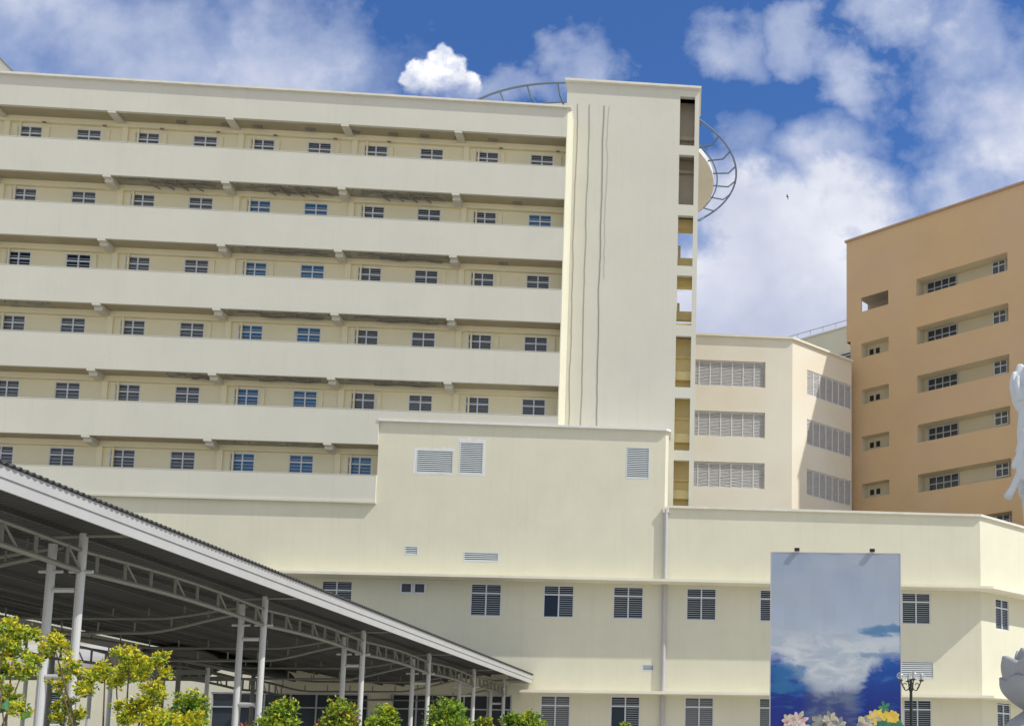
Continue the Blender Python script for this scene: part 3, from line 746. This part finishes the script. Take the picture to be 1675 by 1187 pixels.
# second shelter with a barrel roof, beyond the first
she = empty('vaulted_shelter', at(120, 1282, 52.0) * 1, 0, label='white barrel roofed shelter seen under the long canopy', cat='shelter')
she.location.z = 0
def vault(x0, x1, yc, r, zb, name='barrel_roof'):
    f = MB(); n = 20
    for t0 in (0, -.06):
        for i in range(n):
            a0, a1 = math.pi * i / n, math.pi * (i + 1) / n
            f.quad((x0, yc - (r + t0) * math.cos(a0), zb + (r + t0) * .75 * math.sin(a0)), (x1, yc - (r + t0) * math.cos(a0), zb + (r + t0) * .75 * math.sin(a0)),
                   (x1, yc - (r + t0) * math.cos(a1), zb + (r + t0) * .75 * math.sin(a1)), (x0, yc - (r + t0) * math.cos(a1), zb + (r + t0) * .75 * math.sin(a1)))
    return f.build(name, M['fascia'], she)
def vault_y(xc, y0, y1, r, zb, h, m):
    f = MB(); n = 20
    for t0 in (0, -.08):
        for i in range(n):
            a0, a1 = math.pi * i / n, math.pi * (i + 1) / n
            P = lambda a, y: (xc - (r + t0) * math.cos(a), y, zb + (h + t0) * math.sin(a))
            f.quad(P(a0, y0), P(a1, y0), P(a1, y1), P(a0, y1))
    for i in range(n):
        a0, a1 = math.pi * i / n, math.pi * (i + 1) / n
        f.quad((xc - r * math.cos(a0), y0, zb + h * math.sin(a0)), (xc - r * math.cos(a1), y0, zb + h * math.sin(a1)), (xc - (r - .08) * math.cos(a1), y0, zb + (h - .08) * math.sin(a1)), (xc - (r - .08) * math.cos(a0), y0, zb + (h - .08) * math.sin(a0)))
    return f.build('barrel_roof', M[m], she)
vault(-4.5, 1.9, 0, 1.6, 6.55); vault(-12.0, -5.0, 0, 1.6, 6.5)
vault_y(4.3, -.6, 7, 2.3, 6.75, .9, 'roofsheet')
for x in (-11, -6, -3.5, -.5, 2.2, 6.4):
    for y in (-1.5, 1.5): f = MB(); f.tube([(x, y, 0), (x, y, 6.6)], .09, 8); f.build('post', M['post'], she)
for y in (-1.62, 1.5): f = MB(); f.box(-12, 6.4, y, y + .12, 6.3, 6.5); f.build('beam', M['truss'], she)

# ------------------------------------------------------------------ billboard
BY = 50.0
bp0, bp1 = at(1262, 905, BY), at(1472, 905, BY); bq0, bq1 = at(1267, 1187, BY), at(1477, 1187, BY)
bw = (bp1 - bp0).length; btop = (bp0.z + bp1.z) / 2; bbot = .8; bh = btop - bbot
BC = (bp0 + bp1) / 2
bill = empty('billboard', (BC.x + .0, BY, 0), R_(2.0), label='tall banner board printed with clouds, deep blue sky and flowers', cat='billboard')
m = bpy.data.materials.new('printed sky banner'); m.use_nodes = True; nt = m.node_tree; nt.nodes.clear(); N = NT(nt)
tcb = N.n('ShaderNodeTexCoord').outputs['Object']; sx = N.n('ShaderNodeSeparateXYZ', inp={0: tcb})
u_ = N.math('ADD', N.math('DIVIDE', sx.outputs[0], bw), .5)
zb_ = bq0.z; v_ = N.math('DIVIDE', N.math('SUBTRACT', sx.outputs[2], zb_), btop - zb_)
ns = N.n('ShaderNodeMapping', inp={'Vector': tcb, 'Scale': (.55, 1, 1.25)}).outputs[0]
wn = N.noise(ns, 1.3, 7, .62, .6); wn2 = N.noise(ns, .6, 4, .5, .3)
cr = N.n('ShaderNodeValToRGB', inp={0: u_}); rmp = cr.color_ramp; rmp.interpolation = 'B_SPLINE'
pts = [(0, .41), (.12, .37), (.26, .25), (.40, .21), (.62, .20), (.70, .24), (.78, .36), (1, .43)]
while len(rmp.elements) < len(pts): rmp.elements.new(.5)
for el, (p, v) in zip(rmp.elements, pts): el.position = p; el.color = (v, v, v, 1)
dlt = N.math('SUBTRACT', cr.outputs[0], v_)
dlt = N.math('ADD', dlt, N.math('MULTIPLY', N.math('SUBTRACT', wn, .5), .34))
bm = N.mr(dlt, -.05, .06)
hz_ = N.mr(v_, 1.0, .45)
top = N.mix(hz_, (.29, .35, .45, 1), (.36, .43, .53, 1))
top = N.mix(N.mr(wn2, .35, .65), top, (.33, .38, .46, 1))
whi = N.mix(N.mr(wn, .38, .62), (.36, .42, .50, 1), (.52, .56, .60, 1))
cloud = N.mix(N.mr(v_, .62, .42), top, whi)
bl = N.mix(N.mr(v_, .10, .40), (.010, .025, .20, 1), (.010, .07, .32, 1)); bl = N.mix(N.mr(wn, .5, .7), bl, (.02, .12, .36, 1))
mid_ = N.math('MULTIPLY', N.mr(v_, .24, .18), N.mr(N.math('ABSOLUTE', N.math('SUBTRACT', u_, .47)), .26, .12)); bl = N.mix(mid_, bl, N.mix(N.mr(wn, .4, .65), (.035, .055, .19, 1), (.12, .15, .24, 1)))
colr = N.mix(bm, cloud, bl)
# blue wisps inside the clouds
for (cu, cv, su, sv, am) in ((.86, .555, .16, .045, .8), (.13, .31, .2, .05, .7), (.10, .22, .2, .04, .8), (.85, .41, .2, .02, .5)):
    L = N.math('ADD', N.math('POWER', N.math('DIVIDE', N.math('SUBTRACT', u_, cu), su), 2.0), N.math('POWER', N.math('DIVIDE', N.math('SUBTRACT', v_, cv), sv), 2.0))
    k_ = N.math('MULTIPLY', N.mr(N.math('ADD', L, N.math('MULTIPLY', N.math('SUBTRACT', wn, .5), 5.0)), 1.2, .2), am)
    colr = N.mix(k_, colr, (.03, .15, .34, 1))
b = N.n('ShaderNodeBsdfPrincipled', inp={'Base Color': colr, 'Roughness': .45, 'Specular IOR Level': .3})
N.n('ShaderNodeOutputMaterial', inp={0: b.outputs[0]})
f = MB()
gx_ = 10; gz_ = 24
for i in range(gx_):
    for j in range(gz_):
        P = lambda a, c: (-bw / 2 + bw * a / gx_, -.06 + .006 * math.sin(a * 2.1 + c * .7), bbot + bh * c / gz_)
        f.quad(P(i, j), P(i + 1, j), P(i + 1, j + 1), P(i, j + 1))
f.build('banner', m, bill, smooth=True)
f = MB(); f.box(-bw / 2, bw / 2, -.04, .06, bbot, btop); 
for x in (-bw / 2 - .04, bw / 2): f.box(x, x + .04, -.07, .07, bbot, btop + .03)
f.box(-bw / 2, bw / 2, -.068, .068, btop, btop + .04)
f.build('board_frame', M['pipe'], bill)
for x in (-2, 0, 2): f = MB(); f.box(x - .1, x + .1, .1, .3, 0, btop - .3); f.build('support_post', M['steel'], bill)
for px in (1303, 1426):
    x = (at(px, 903, BY).x - BC.x)
    f = MB(); f.box(x - .1, x + .12, -.2, -.08, btop + .06, btop + .2); o = f.build('floodlight', M['black'], bill)
    f = MB(); f.tube([(x, -.16, btop + .08), (x - .02, -.06, btop - .02)], .012, 5); f.tube([(x, -.14, btop + .07), (x - .28, -.10, btop - .42)], .010, 5); f.build('bracket', M['steel'], o)
# flowers and leaves printed along the foot
M['p_pink'] = mat('pink print', (.62, .33, .36), .5, .25, 6, col2=(.70, .62, .55), cscale=5); M['p_cream'] = mat('cream print', (.62, .58, .42), .5, .25, 7, col2=(.42, .38, .28), cscale=6)
M['p_yel'] = mat('yellow print', (.75, .48, .03), .5, .25, 7, col2=(.70, .55, .12), cscale=5); M['p_grn'] = mat('green print', (.03, .16, .09), .5, .3, 5, col2=(.06, .25, .14), cscale=4)
M['p_grey'] = mat('grey print', (.20, .21, .22), .5, .2, 4, col2=(.30, .30, .26), cscale=3)
def petals(f, x, z, n, L, w, mi, seed, spread=(0, 2 * math.pi), y=-.078):
    rr = random.Random(seed)
    for i in range(n):
        a = spread[0] + (spread[1] - spread[0]) * (i + .5) / n + rr.uniform(-.1, .1); l = L * rr.uniform(.8, 1.1); yy = y - .0012 * i
        f.cur = mi[i % len(mi)]
        c_, s_ = math.cos(a), math.sin(a); pts = []
        for t, q in ((0, 0), (.3, .6), (.65, 1), (.9, .5), (1, 0), (.9, -.5), (.65, -1), (.3, -.6)):
            pts.append((x + c_ * l * t - s_ * w * q, yy, z + s_ * l * t + c_ * w * q))
        f.quad(*pts)
def bpt(px, py): p = at(px, py, BY); return p.x - BC.x, p.z
f = MB(); MATS = [M['p_pink'], M['p_cream'], M['p_yel'], M['p_grn'], M['p_grey']]
for (px, py, n_, L, w, mi) in ((1290, 1178, 7, .34, .09, (0, 0, 1)), (1304, 1180, 9, .5, .1, (0, 1)), (1312, 1192, 7, .4, .1, (1, 0)), (1358, 1178, 9, .42, .1, (1, 1, 4)), (1372, 1186, 8, .42, .1, (1, 4)),
                               (1340, 1180, 6, .4, .13, (4, 4)), (1415, 1185, 7, .45, .16, (1, 4)), (1430, 1172, 7, .34, .1, (1, 2)), (1428, 1188, 8, .4, .13, (3, 1)), (1443, 1168, 9, .3, .11, (2, 2, 2)), (1460, 1172, 9, .3, .11, (2, 2)), (1450, 1190, 9, .55, .2, (3,)), (1446, 1156, 5, .3, .08, (3,)), (1466, 1195, 7, .5, .2, (3,))):
    x, z = bpt(px, py); petals(f, x, z, n_, L, w, mi, px)
f.build('printed_flowers', MATS, bill)

# ------------------------------------------------------------------ street lamp
LY = 40.0; lp = at(1490, 1110, LY)
lamp = empty('street_lamp', (lp.x, LY, 0), 0, label='black ornate lamp post with clear globes beside the banner board', cat='street lamp')
zt = at(1490, 1110, LY).z
f = MB(); f.tube([(0, 0, 0), (0, 0, .5), (0, 0, .55), (0, 0, zt - .5), (0, 0, zt - .1), (0, 0, zt)], [.14, .12, .07, .05, .042, .05], 14)
f.tube([(0, 0, zt - .42), (0, 0, zt - .36), (0, 0, zt - .3)], [.06, .085, .06], 12); f.build('pole', M['black'], lamp, smooth=False)
gm = bpy.data.materials.new('clear globe'); gm.use_nodes = True; nt = gm.node_tree; nt.nodes.clear(); N = NT(nt)
a_ = N.n('ShaderNodeBsdfTransparent', inp={0: (.93, .94, .95, 1)}); b_ = N.n('ShaderNodeBsdfGlossy', inp={'Roughness': .05, 'Color': (1, 1, 1, 1)})
fz = N.n('ShaderNodeLayerWeight', inp={0: .35}); mx = N.n('ShaderNodeMixShader', inp={0: N.math('MULTIPLY', fz.outputs['Facing'], .8), 1: a_.outputs[0], 2: b_.outputs[0]})
N.n('ShaderNodeOutputMaterial', inp={0: mx.outputs[0]})
def sphere(f, c, r, nu=16, nv=10, sz=1.0):
    b = len(f.v)
    for j in range(nv + 1):
        p = math.pi * j / nv
        for i in range(nu):
            a = 2 * math.pi * i / nu; f.v.append((c[0] + r * math.sin(p) * math.cos(a), c[1] + r * math.sin(p) * math.sin(a), c[2] - r * sz * math.cos(p)))
    for j in range(nv):
        for i in range(nu):
            k = (i + 1) % nu; f.f.append((b + j * nu + i, b + j * nu + k, b + (j + 1) * nu + k, b + (j + 1) * nu + i)); f.mi.append(f.cur)
for k in range(4):
    a = R_(8 + 90 * k); c_, s_ = math.cos(a), math.sin(a); A = .37
    f = MB(); pts = []
    for i in range(15):
        t = i / 14; r = A * t; z = zt - .22 - .17 * math.sin(math.pi * min(1, t * 1.05)) + .17 * max(0, t - .5) * 2 * t
        pts.append((c_ * r, s_ * r, z))
    f.tube(pts, .022, 6)
    sc = []
    for i in range(18):
        t = i / 17 * 4.6; rr_ = .11 * (1 - i / 22); cx_ = A * .52 + rr_ * math.cos(t - 1.4); sc.append((c_ * cx_, s_ * cx_, zt - .2 + rr_ * math.sin(t - 1.4)))
    f.tube(sc, .015, 5)
    e_ = pts[-1]; f.tube([(e_[0], e_[1], e_[2] - .03), (e_[0], e_[1], e_[2]), (e_[0], e_[1], e_[2] + .03)], [.03, .10, .07], 12)
    o = f.build('arm', M['black'], lamp)
    g_ = MB(); sphere(g_, (e_[0], e_[1], e_[2] + .16), .13); gb = g_.build('globe', gm, o, smooth=True)
    g_ = MB(); g_.tube([(e_[0], e_[1], e_[2] + .03), (e_[0], e_[1], e_[2] + .24)], .04, 10); g_.build('bulb', M['fascia'], o)

# ------------------------------------------------------------------ marble statue at the right edge
SY = 15.0
st = empty('statue', (at(1790, 1200, SY).x, SY, 0), 0, label='tall pale marble statue of a robed figure with a raised hand and a tilted vase', cat='statue')
SX = st.location.x
def sp_(px, py, dy=0): p = at(px, py, SY + dy); return Vector((p.x - SX, dy, p.z))
f = MB()
# robe and body
H0 = 8.6
body = [(0.0, 1.5, 1.0), (.3, 1.5, .98), (1.5, 3.0, .8), (2.5, 4.3, .66)]
f.tube([(0, 0, 1.2), (0, 0, 1.8), (0.02, 0, 3.2), (0, .02, 4.6), (0, .03, 5.4), (0, .02, 6.2), (0, 0, 6.75), (0, 0, 6.95), (0, -.02, 7.2)], [.98, .92, .76, .66, .62, .70, .58, .25, .19], 28)
sphere(f, (0, -.03, 7.55), .40, 20, 14, 1.22); f.tube([(0, .05, 7.9), (0, .05, 8.25), (0, .05, 8.4)], [.26, .2, .05], 14)
f.tube([(0, -.38, 7.62), (0, -.47, 7.5), (0, -.40, 7.46)], [.03, .055, .03], 8)
for q in range(14):
    a = 2 * math.pi * q / 14; f.tube([(.93 * math.cos(a), .93 * math.sin(a), 1.25), (.72 * math.cos(a), .72 * math.sin(a), 3.4), (.6 * math.cos(a + .1), .6 * math.sin(a + .1), 5.0)], [.10, .07, .04], 8)
# raised arm: shoulder, elbow, wrist at photo position
wr = sp_(1680, 700); el = sp_(1692, 800); sh = Vector((-.55, 0, 6.35))
wr2 = sp_(1679, 672)
f.tube([sh, sh * .5 + el * .5 + Vector((0, -.1, 0)), el, wr, wr2], [.30, .27, .23, .135, .105], 14)
f.tube([el + Vector((.08, 0, .05)), el + Vector((.10, .0, -.9)), el + Vector((.14, 0, -1.7))], [.26, .22, .08], 12)      # hanging sleeve
# palm and fingers pointing up
palm = sp_(1671, 652)
f.tube([wr2, sp_(1676, 664), palm, sp_(1667, 636)], [.10, .13, .135, .10], 12)
for pts_, r in (([(1662, 650), (1657, 632), (1657, 618), (1659, 608)], [.065, .055, .042, .028]),
                ([(1667, 640), (1665, 622), (1665, 606), (1666, 596)], [.06, .05, .04, .026]),
                ([(1672, 638), (1670, 620), (1669, 606), (1670, 595)], [.06, .05, .04, .026]),
                ([(1677, 640), (1677, 622), (1676, 608), (1676, 598)], [.06, .05, .04, .026]),
                ([(1670, 655), (1665, 638), (1663, 624), (1665, 614)], [.06, .05, .04, .03])):
    dy = -.10 if pts_[0] == (1670, 655) else (0 if pts_[0][0] < 1665 else .03)
    f.tube([sp_(a, b, dy) for a, b in pts_], r, 10)
# lower hand, pinching the vase
w3 = sp_(1682, 715, -.25); f.tube([Vector((-.5, -.1, 6.1)), sp_(1712, 690, -.2), w3, sp_(1675, 742, -.25)], [.3, .25, .13, .12], 12)
for pts_, r in (([(1675, 736), (1668, 748), (1661, 758), (1656, 765)], [.08, .065, .05, .03]),
                ([(1676, 742), (1671, 756), (1668, 766), (1665, 776)], [.07, .055, .045, .03]),
                ([(1677, 745), (1674, 762), (1671, 774), (1668, 784)], [.07, .055, .045, .03]),
                ([(1682, 748), (1680, 764), (1677, 776), (1674, 786)], [.07, .055, .045, .03]),
                ([(1680, 740), (1673, 752), (1669, 762), (1663, 768)], [.06, .05, .04, .03])):
    f.tube([sp_(a, b, -.27) for a, b in pts_], r, 10)
o = f.build('figure', M['stone'], st, smooth=True)
md = o.modifiers.new('merge', 'REMESH'); md.mode = 'VOXEL'; md.voxel_size = .016; md.use_smooth_shade = True
md = o.modifiers.new('soft', 'SMOOTH'); md.iterations = 4; md.factor = .5
f = MB(); f.tube([sp_(1684, 740, -.25), sp_(1676, 758, -.25), sp_(1666, 780, -.25), sp_(1657, 798, -.25), sp_(1651, 808, -.25), sp_(1648, 814, -.25)], [.16, .075, .052, .046, .052, .064], 16)
f.build('vase', M['stone'], st, smooth=True)
f = MB(); f.tube([(0, 0, 0), (0, 0, .9), (0, 0, .95), (0, 0, 1.25)], [1.4, 1.3, 1.15, 1.1], 24); f.build('pedestal', M['stone2'], st)

# carved lotus in front of it
LYY = 12.0
lt = empty('lotus_sculpture', (at(1696, 1110, LYY).x, LYY, 0), 0, label='grey carved stone lotus bud on a leafy base below the marble statue', cat='sculpture')
zc = at(1692, 1156, LYY).z
def petal(f, az, r0, h, w, lean, zb, curl):
    nu, nv = 9, 12; base = len(f.v)
    for j in range(nv + 1):
        t = j / nv
        rad = r0 * math.sin(min(1, .10 + t * 1.0) * math.pi * .56) * (1 + lean * t * t) + .015
        z = zb + h * t; ww = w * min(1, .45 + t * 1.3) * (1 - max(0, t - .80) ** 1.5 * 9.5)
        for i in range(nu + 1):
            u = i / nu * 2 - 1; a = az + u * ww
            rr_ = rad * (1 - .10 * u * u) + curl * max(0, t - .75) * (1 - abs(u) * .3)
            f.v.append((rr_ * math.cos(a), rr_ * math.sin(a), z - .05 * h * u * u * t))
    for j in range(nv):
        for i in range(nu):
            a = base + j * (nu + 1) + i; f.f.append((a, a + 1, a + nu + 2, a + nu + 1)); f.mi.append(0)
f = MB()
for k in range(6): petal(f, 2 * math.pi * k / 6 + 3.4, .335, .56, .80, .04, zc - .04, .03)
for k in range(6): petal(f, 2 * math.pi * (k + .5) / 6 + 3.4, .345, .36, .74, .03, zc - .05, .03)
for k in range(5): petal(f, 2 * math.pi * k / 5, .24, .60, .8, -.2, zc, 0)
o = f.build('lotus_bud', M['stone2'], lt, smooth=True); md = o.modifiers.new('t', 'SOLIDIFY'); md.thickness = .035; md.offset = 0
f = MB(); sphere(f, (0, 0, zc + .14), .24, 16, 10, .9); f.build('bud_core', M['stone2'], lt, smooth=True)
f = MB(); n = 36
rr = random.Random(5)
pr = [(.10, zc + .02), (.16, zc - .05), (.30, zc - .14), (.42, zc - .27), (.50, zc - .45), (.56, zc - .8), (.7, 1.0), (.8, 0)]
for j in range(len(pr) - 1):
    for i in range(n):
        P = lambda r, z, k: ((r * (1 + .09 * math.sin(k * .9 + z * 9) + .04 * math.sin(k * 2.3)) * math.cos(2 * math.pi * k / n), r * (1 + .09 * math.sin(k * .9 + z * 9)) * math.sin(2 * math.pi * k / n), z))
        f.quad(P(*pr[j], i % n), P(*pr[j], (i + 1) % n), P(*pr[j + 1], (i + 1) % n), P(*pr[j + 1], i % n))
f.build('carved_base', M['stone2'], lt, smooth=False)

# ------------------------------------------------------------------ bird
bp_ = at(1288, 322, 60)
f = MB(); f.tube([(-.16, 0, .02), (-.05, 0, .04), (.06, 0, .03), (.14, 0, -.02)], [.015, .05, .045, .01], 8)
f.quad((-.02, 0, .05), (.06, 0, .05), (.0, -.28, .12), (-.10, -.34, .10)); f.quad((-.02, 0, .05), (.06, 0, .05), (.10, .2, -.14), (.02, .26, -.16))
f.v = [(a * .55, b * .55, c * .55) for a, b, c in f.v]; o = f.build('bird', M['dark']); o.location = bp_; tag(o, 'tiny dark bird flying in front of the white clouds', 'bird')

# ------------------------------------------------------------------ plants
def leaf(f, p, L, rr, mi, up=.35):
    d = Vector((rr.gauss(0, 1), rr.gauss(0, 1), rr.gauss(0, .7) + up)).normalized()
    s = d.cross(Vector((rr.gauss(0, 1), rr.gauss(0, 1), rr.gauss(0, 1)))).normalized()
    nrm = d.cross(s); w = L * .30; f.cur = mi
    a = p; b = p + d * L * .45 + s * w + nrm * w * .35; c = p + d * L; e_ = p + d * L * .45 - s * w + nrm * w * .35; mid = p + d * L * .5
    f.quad(a, b, c, mid); f.quad(a, mid, c, e_)
def crown(f, clumps, rr, L, dens, weights):
    """clumps: (centre, radius); leaves fill the shell of each, denser outside"""
    for c, r in clumps:
        n = int(dens * r * r / (L * L))
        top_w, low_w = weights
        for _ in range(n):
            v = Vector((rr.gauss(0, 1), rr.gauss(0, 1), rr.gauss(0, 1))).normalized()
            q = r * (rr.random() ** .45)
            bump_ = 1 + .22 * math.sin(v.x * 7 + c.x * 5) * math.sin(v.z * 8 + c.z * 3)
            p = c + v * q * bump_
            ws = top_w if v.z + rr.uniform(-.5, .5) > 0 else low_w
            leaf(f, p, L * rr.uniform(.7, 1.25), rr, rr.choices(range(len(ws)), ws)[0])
LM = [M['l_yel'], M['l_lime'], M['l_grn'], M['l_dk'], M['l_red'], M['l_big']]
def shrub(name, label, cat, px, py_top, hw, Y, weights, L=.075, seed=1, group=None, shape='dome', dens=30):
    rr = random.Random(seed); topz = at(px, py_top, Y).z; cx_ = at(px, py_top, Y).x; r = hw * 1.1 * Y / F_PX
    root = empty(name, (cx_, Y, 0), 0, label=label, cat=cat, group=group)
    f = MB(); cl = []
    k = 0
    cl.append((Vector((0, 0, topz - r * .45)), r * .45))
    for i in range(15):
        a = rr.uniform(0, 6.28); z = rr.uniform(.15, 1) ; rad = r * (1 - max(0, z - .35) ** 1.2 * .9) * .62
        cl.append((Vector((rad * math.cos(a), rad * math.sin(a), topz - r * 2.3 + z * r * 2.0)), r * rr.uniform(.28, .42)))
    for zz in (.5, 1.1, 1.7): cl.append((Vector((0, 0, topz - r * .7 - r * zz)), r * .75))
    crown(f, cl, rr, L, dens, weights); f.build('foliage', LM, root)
    f = MB(); f.tube([(0, 0, 0), (.03, 0, topz * .4), (0, .02, topz - r)], [.06, .045, .02], 8)
    for i in range(6):
        a = i * 1.05; f.tube([(0, 0, topz * .35 + i * .1), (r * .5 * math.cos(a), r * .5 * math.sin(a), topz - r * 1.1)], [.025, .01], 5)
    f.build('stem', M['bark'], root)
    return root
GR = 'clipped shrubs in front of the covered walkway'
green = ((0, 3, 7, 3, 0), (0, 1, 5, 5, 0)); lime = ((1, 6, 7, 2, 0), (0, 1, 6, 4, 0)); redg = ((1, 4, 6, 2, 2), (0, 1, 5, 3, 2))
shrub('shrub', 'bright green shrub with yellow foliage to its left, below the walkway', 'shrub', 303, 1132, 46, 17, lime, .07, 11, GR)
shrub('shrub', 'green dome shaped shrub between the second and third walkway posts', 'shrub', 458, 1142, 38, 20, lime, .068, 12, GR)
shrub('shrub', 'green shrub flecked with red leaves', 'shrub', 555, 1139, 42, 20, redg, .068, 13, GR)
shrub('shrub', 'small green shrub just right of the red flecked one', 'shrub', 628, 1149, 34, 20, lime, .068, 14, GR)
shrub('shrub', 'largest dark green shrub, in the middle of the row', 'shrub', 728, 1138, 62, 20, green, .068, 15, GR)
shrub('shrub', 'low shrub with reddish tip beside the largest shrub', 'shrub', 790, 1172, 26, 21, redg, .08, 16, GR)
shrub('shrub', 'low olive shrub left of the last one in the row', 'shrub', 838, 1164, 24, 21, green, .08, 17, GR)
shrub('shrub', 'lime shrub at the right end of the row, before the lower windows', 'shrub', 872, 1160, 32, 21, lime, .08, 18, GR)
shrub('shrub', 'tiny shrub tip below the second lower window', 'shrub', 1022, 1180, 11, 21, lime, .07, 19, GR)
# poinsettia tip
fl = shrub('flower', 'small red flower head between the second pair of posts', 'flower', 400, 1180, 9, 20, ((0, 0, 0, 0, 1), (0, 0, 1, 0, 3)), .10, 20, dens=16)

def loose_tree(name, label, trunk_px, Y, clumps, weights, L, seed, cat='shrub', dens=30):
    rr = random.Random(seed); b = at(trunk_px, 1187, Y)
    root = empty(name, (b.x, Y, 0), 0, label=label, cat=cat)
    f = MB(); cl = []; t = MB()
    hub = Vector((0, 0, b.z - .9))
    t.tube([(0, 0, 0), (.04, .02, hub.z * .5), hub], [.07, .06, .045], 8)
    for px, py, rpx in clumps:
        dy = rr.uniform(-.5, .5); p = at(px, py, Y + dy); c = Vector((p.x - b.x, dy, p.z)); r = rpx * Y / F_PX
        cl.append((c, r * .74))
        for _ in range(6):
            v = Vector((rr.gauss(0, 1), rr.gauss(0, .8), rr.gauss(0, 1))).normalized() * r * rr.uniform(.5, .95); cl.append((c + v, r * rr.uniform(.28, .48)))
        mid = (hub + c) / 2 + Vector((rr.uniform(-.1, .1), rr.uniform(-.1, .1), -.12)); t.tube([hub, mid, c], [.018, .012, .006], 6) if len(cl) % 14 == 7 else None
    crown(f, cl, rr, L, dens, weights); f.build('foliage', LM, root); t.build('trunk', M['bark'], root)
    return root
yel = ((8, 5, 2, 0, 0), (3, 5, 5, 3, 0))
loose_tree('yellow_shrub', 'tall loose yellow leaved shrub with bare stems in front of the walkway posts', 185, 13.5,
           [(88, 1052, 26), (112, 1092, 20), (98, 1118, 16), (150, 1108, 26), (172, 1098, 18), (135, 1128, 16), (212, 1072, 26), (228, 1100, 28), (262, 1078, 16), (275, 1098, 12), (250, 1130, 24), (236, 1160, 30), (262, 1176, 26), (205, 1168, 22), (190, 1115, 18), (290, 1180, 24), (318, 1178, 22)], yel, .05, 31)
loose_tree('yellow_shrub', 'yellow green leafy shrub at the left edge of the picture', -10, 12.5,
           [(12, 1030, 24), (40, 1034, 22), (22, 1062, 24), (8, 1090, 24), (36, 1100, 20), (52, 1082, 16), (12, 1140, 20), (30, 1160, 16), (-20, 1060, 30), (-20, 1120, 30)], ((5, 6, 3, 0, 0), (1, 3, 5, 3, 0)), .05, 32)
loose_tree('yellow_shrub', 'low yellow green shrub clump in front of the first post', 100, 14.0,
           [(108, 1155, 18), (92, 1172, 16), (118, 1178, 16), (130, 1165, 10)], ((5, 6, 3, 0, 0), (1, 3, 5, 3, 0)), .05, 33)
loose_tree('broad_leaf_plant', 'blue green broad leaved plant in the lower left corner', 0, 11.0,
           [(6, 1100, 16), (18, 1130, 14), (4, 1160, 18), (28, 1175, 14)], ((0, 0, 1, 1, 0, 7), (0, 0, 1, 3, 0, 4)), .13, 34, cat='plant', dens=9)
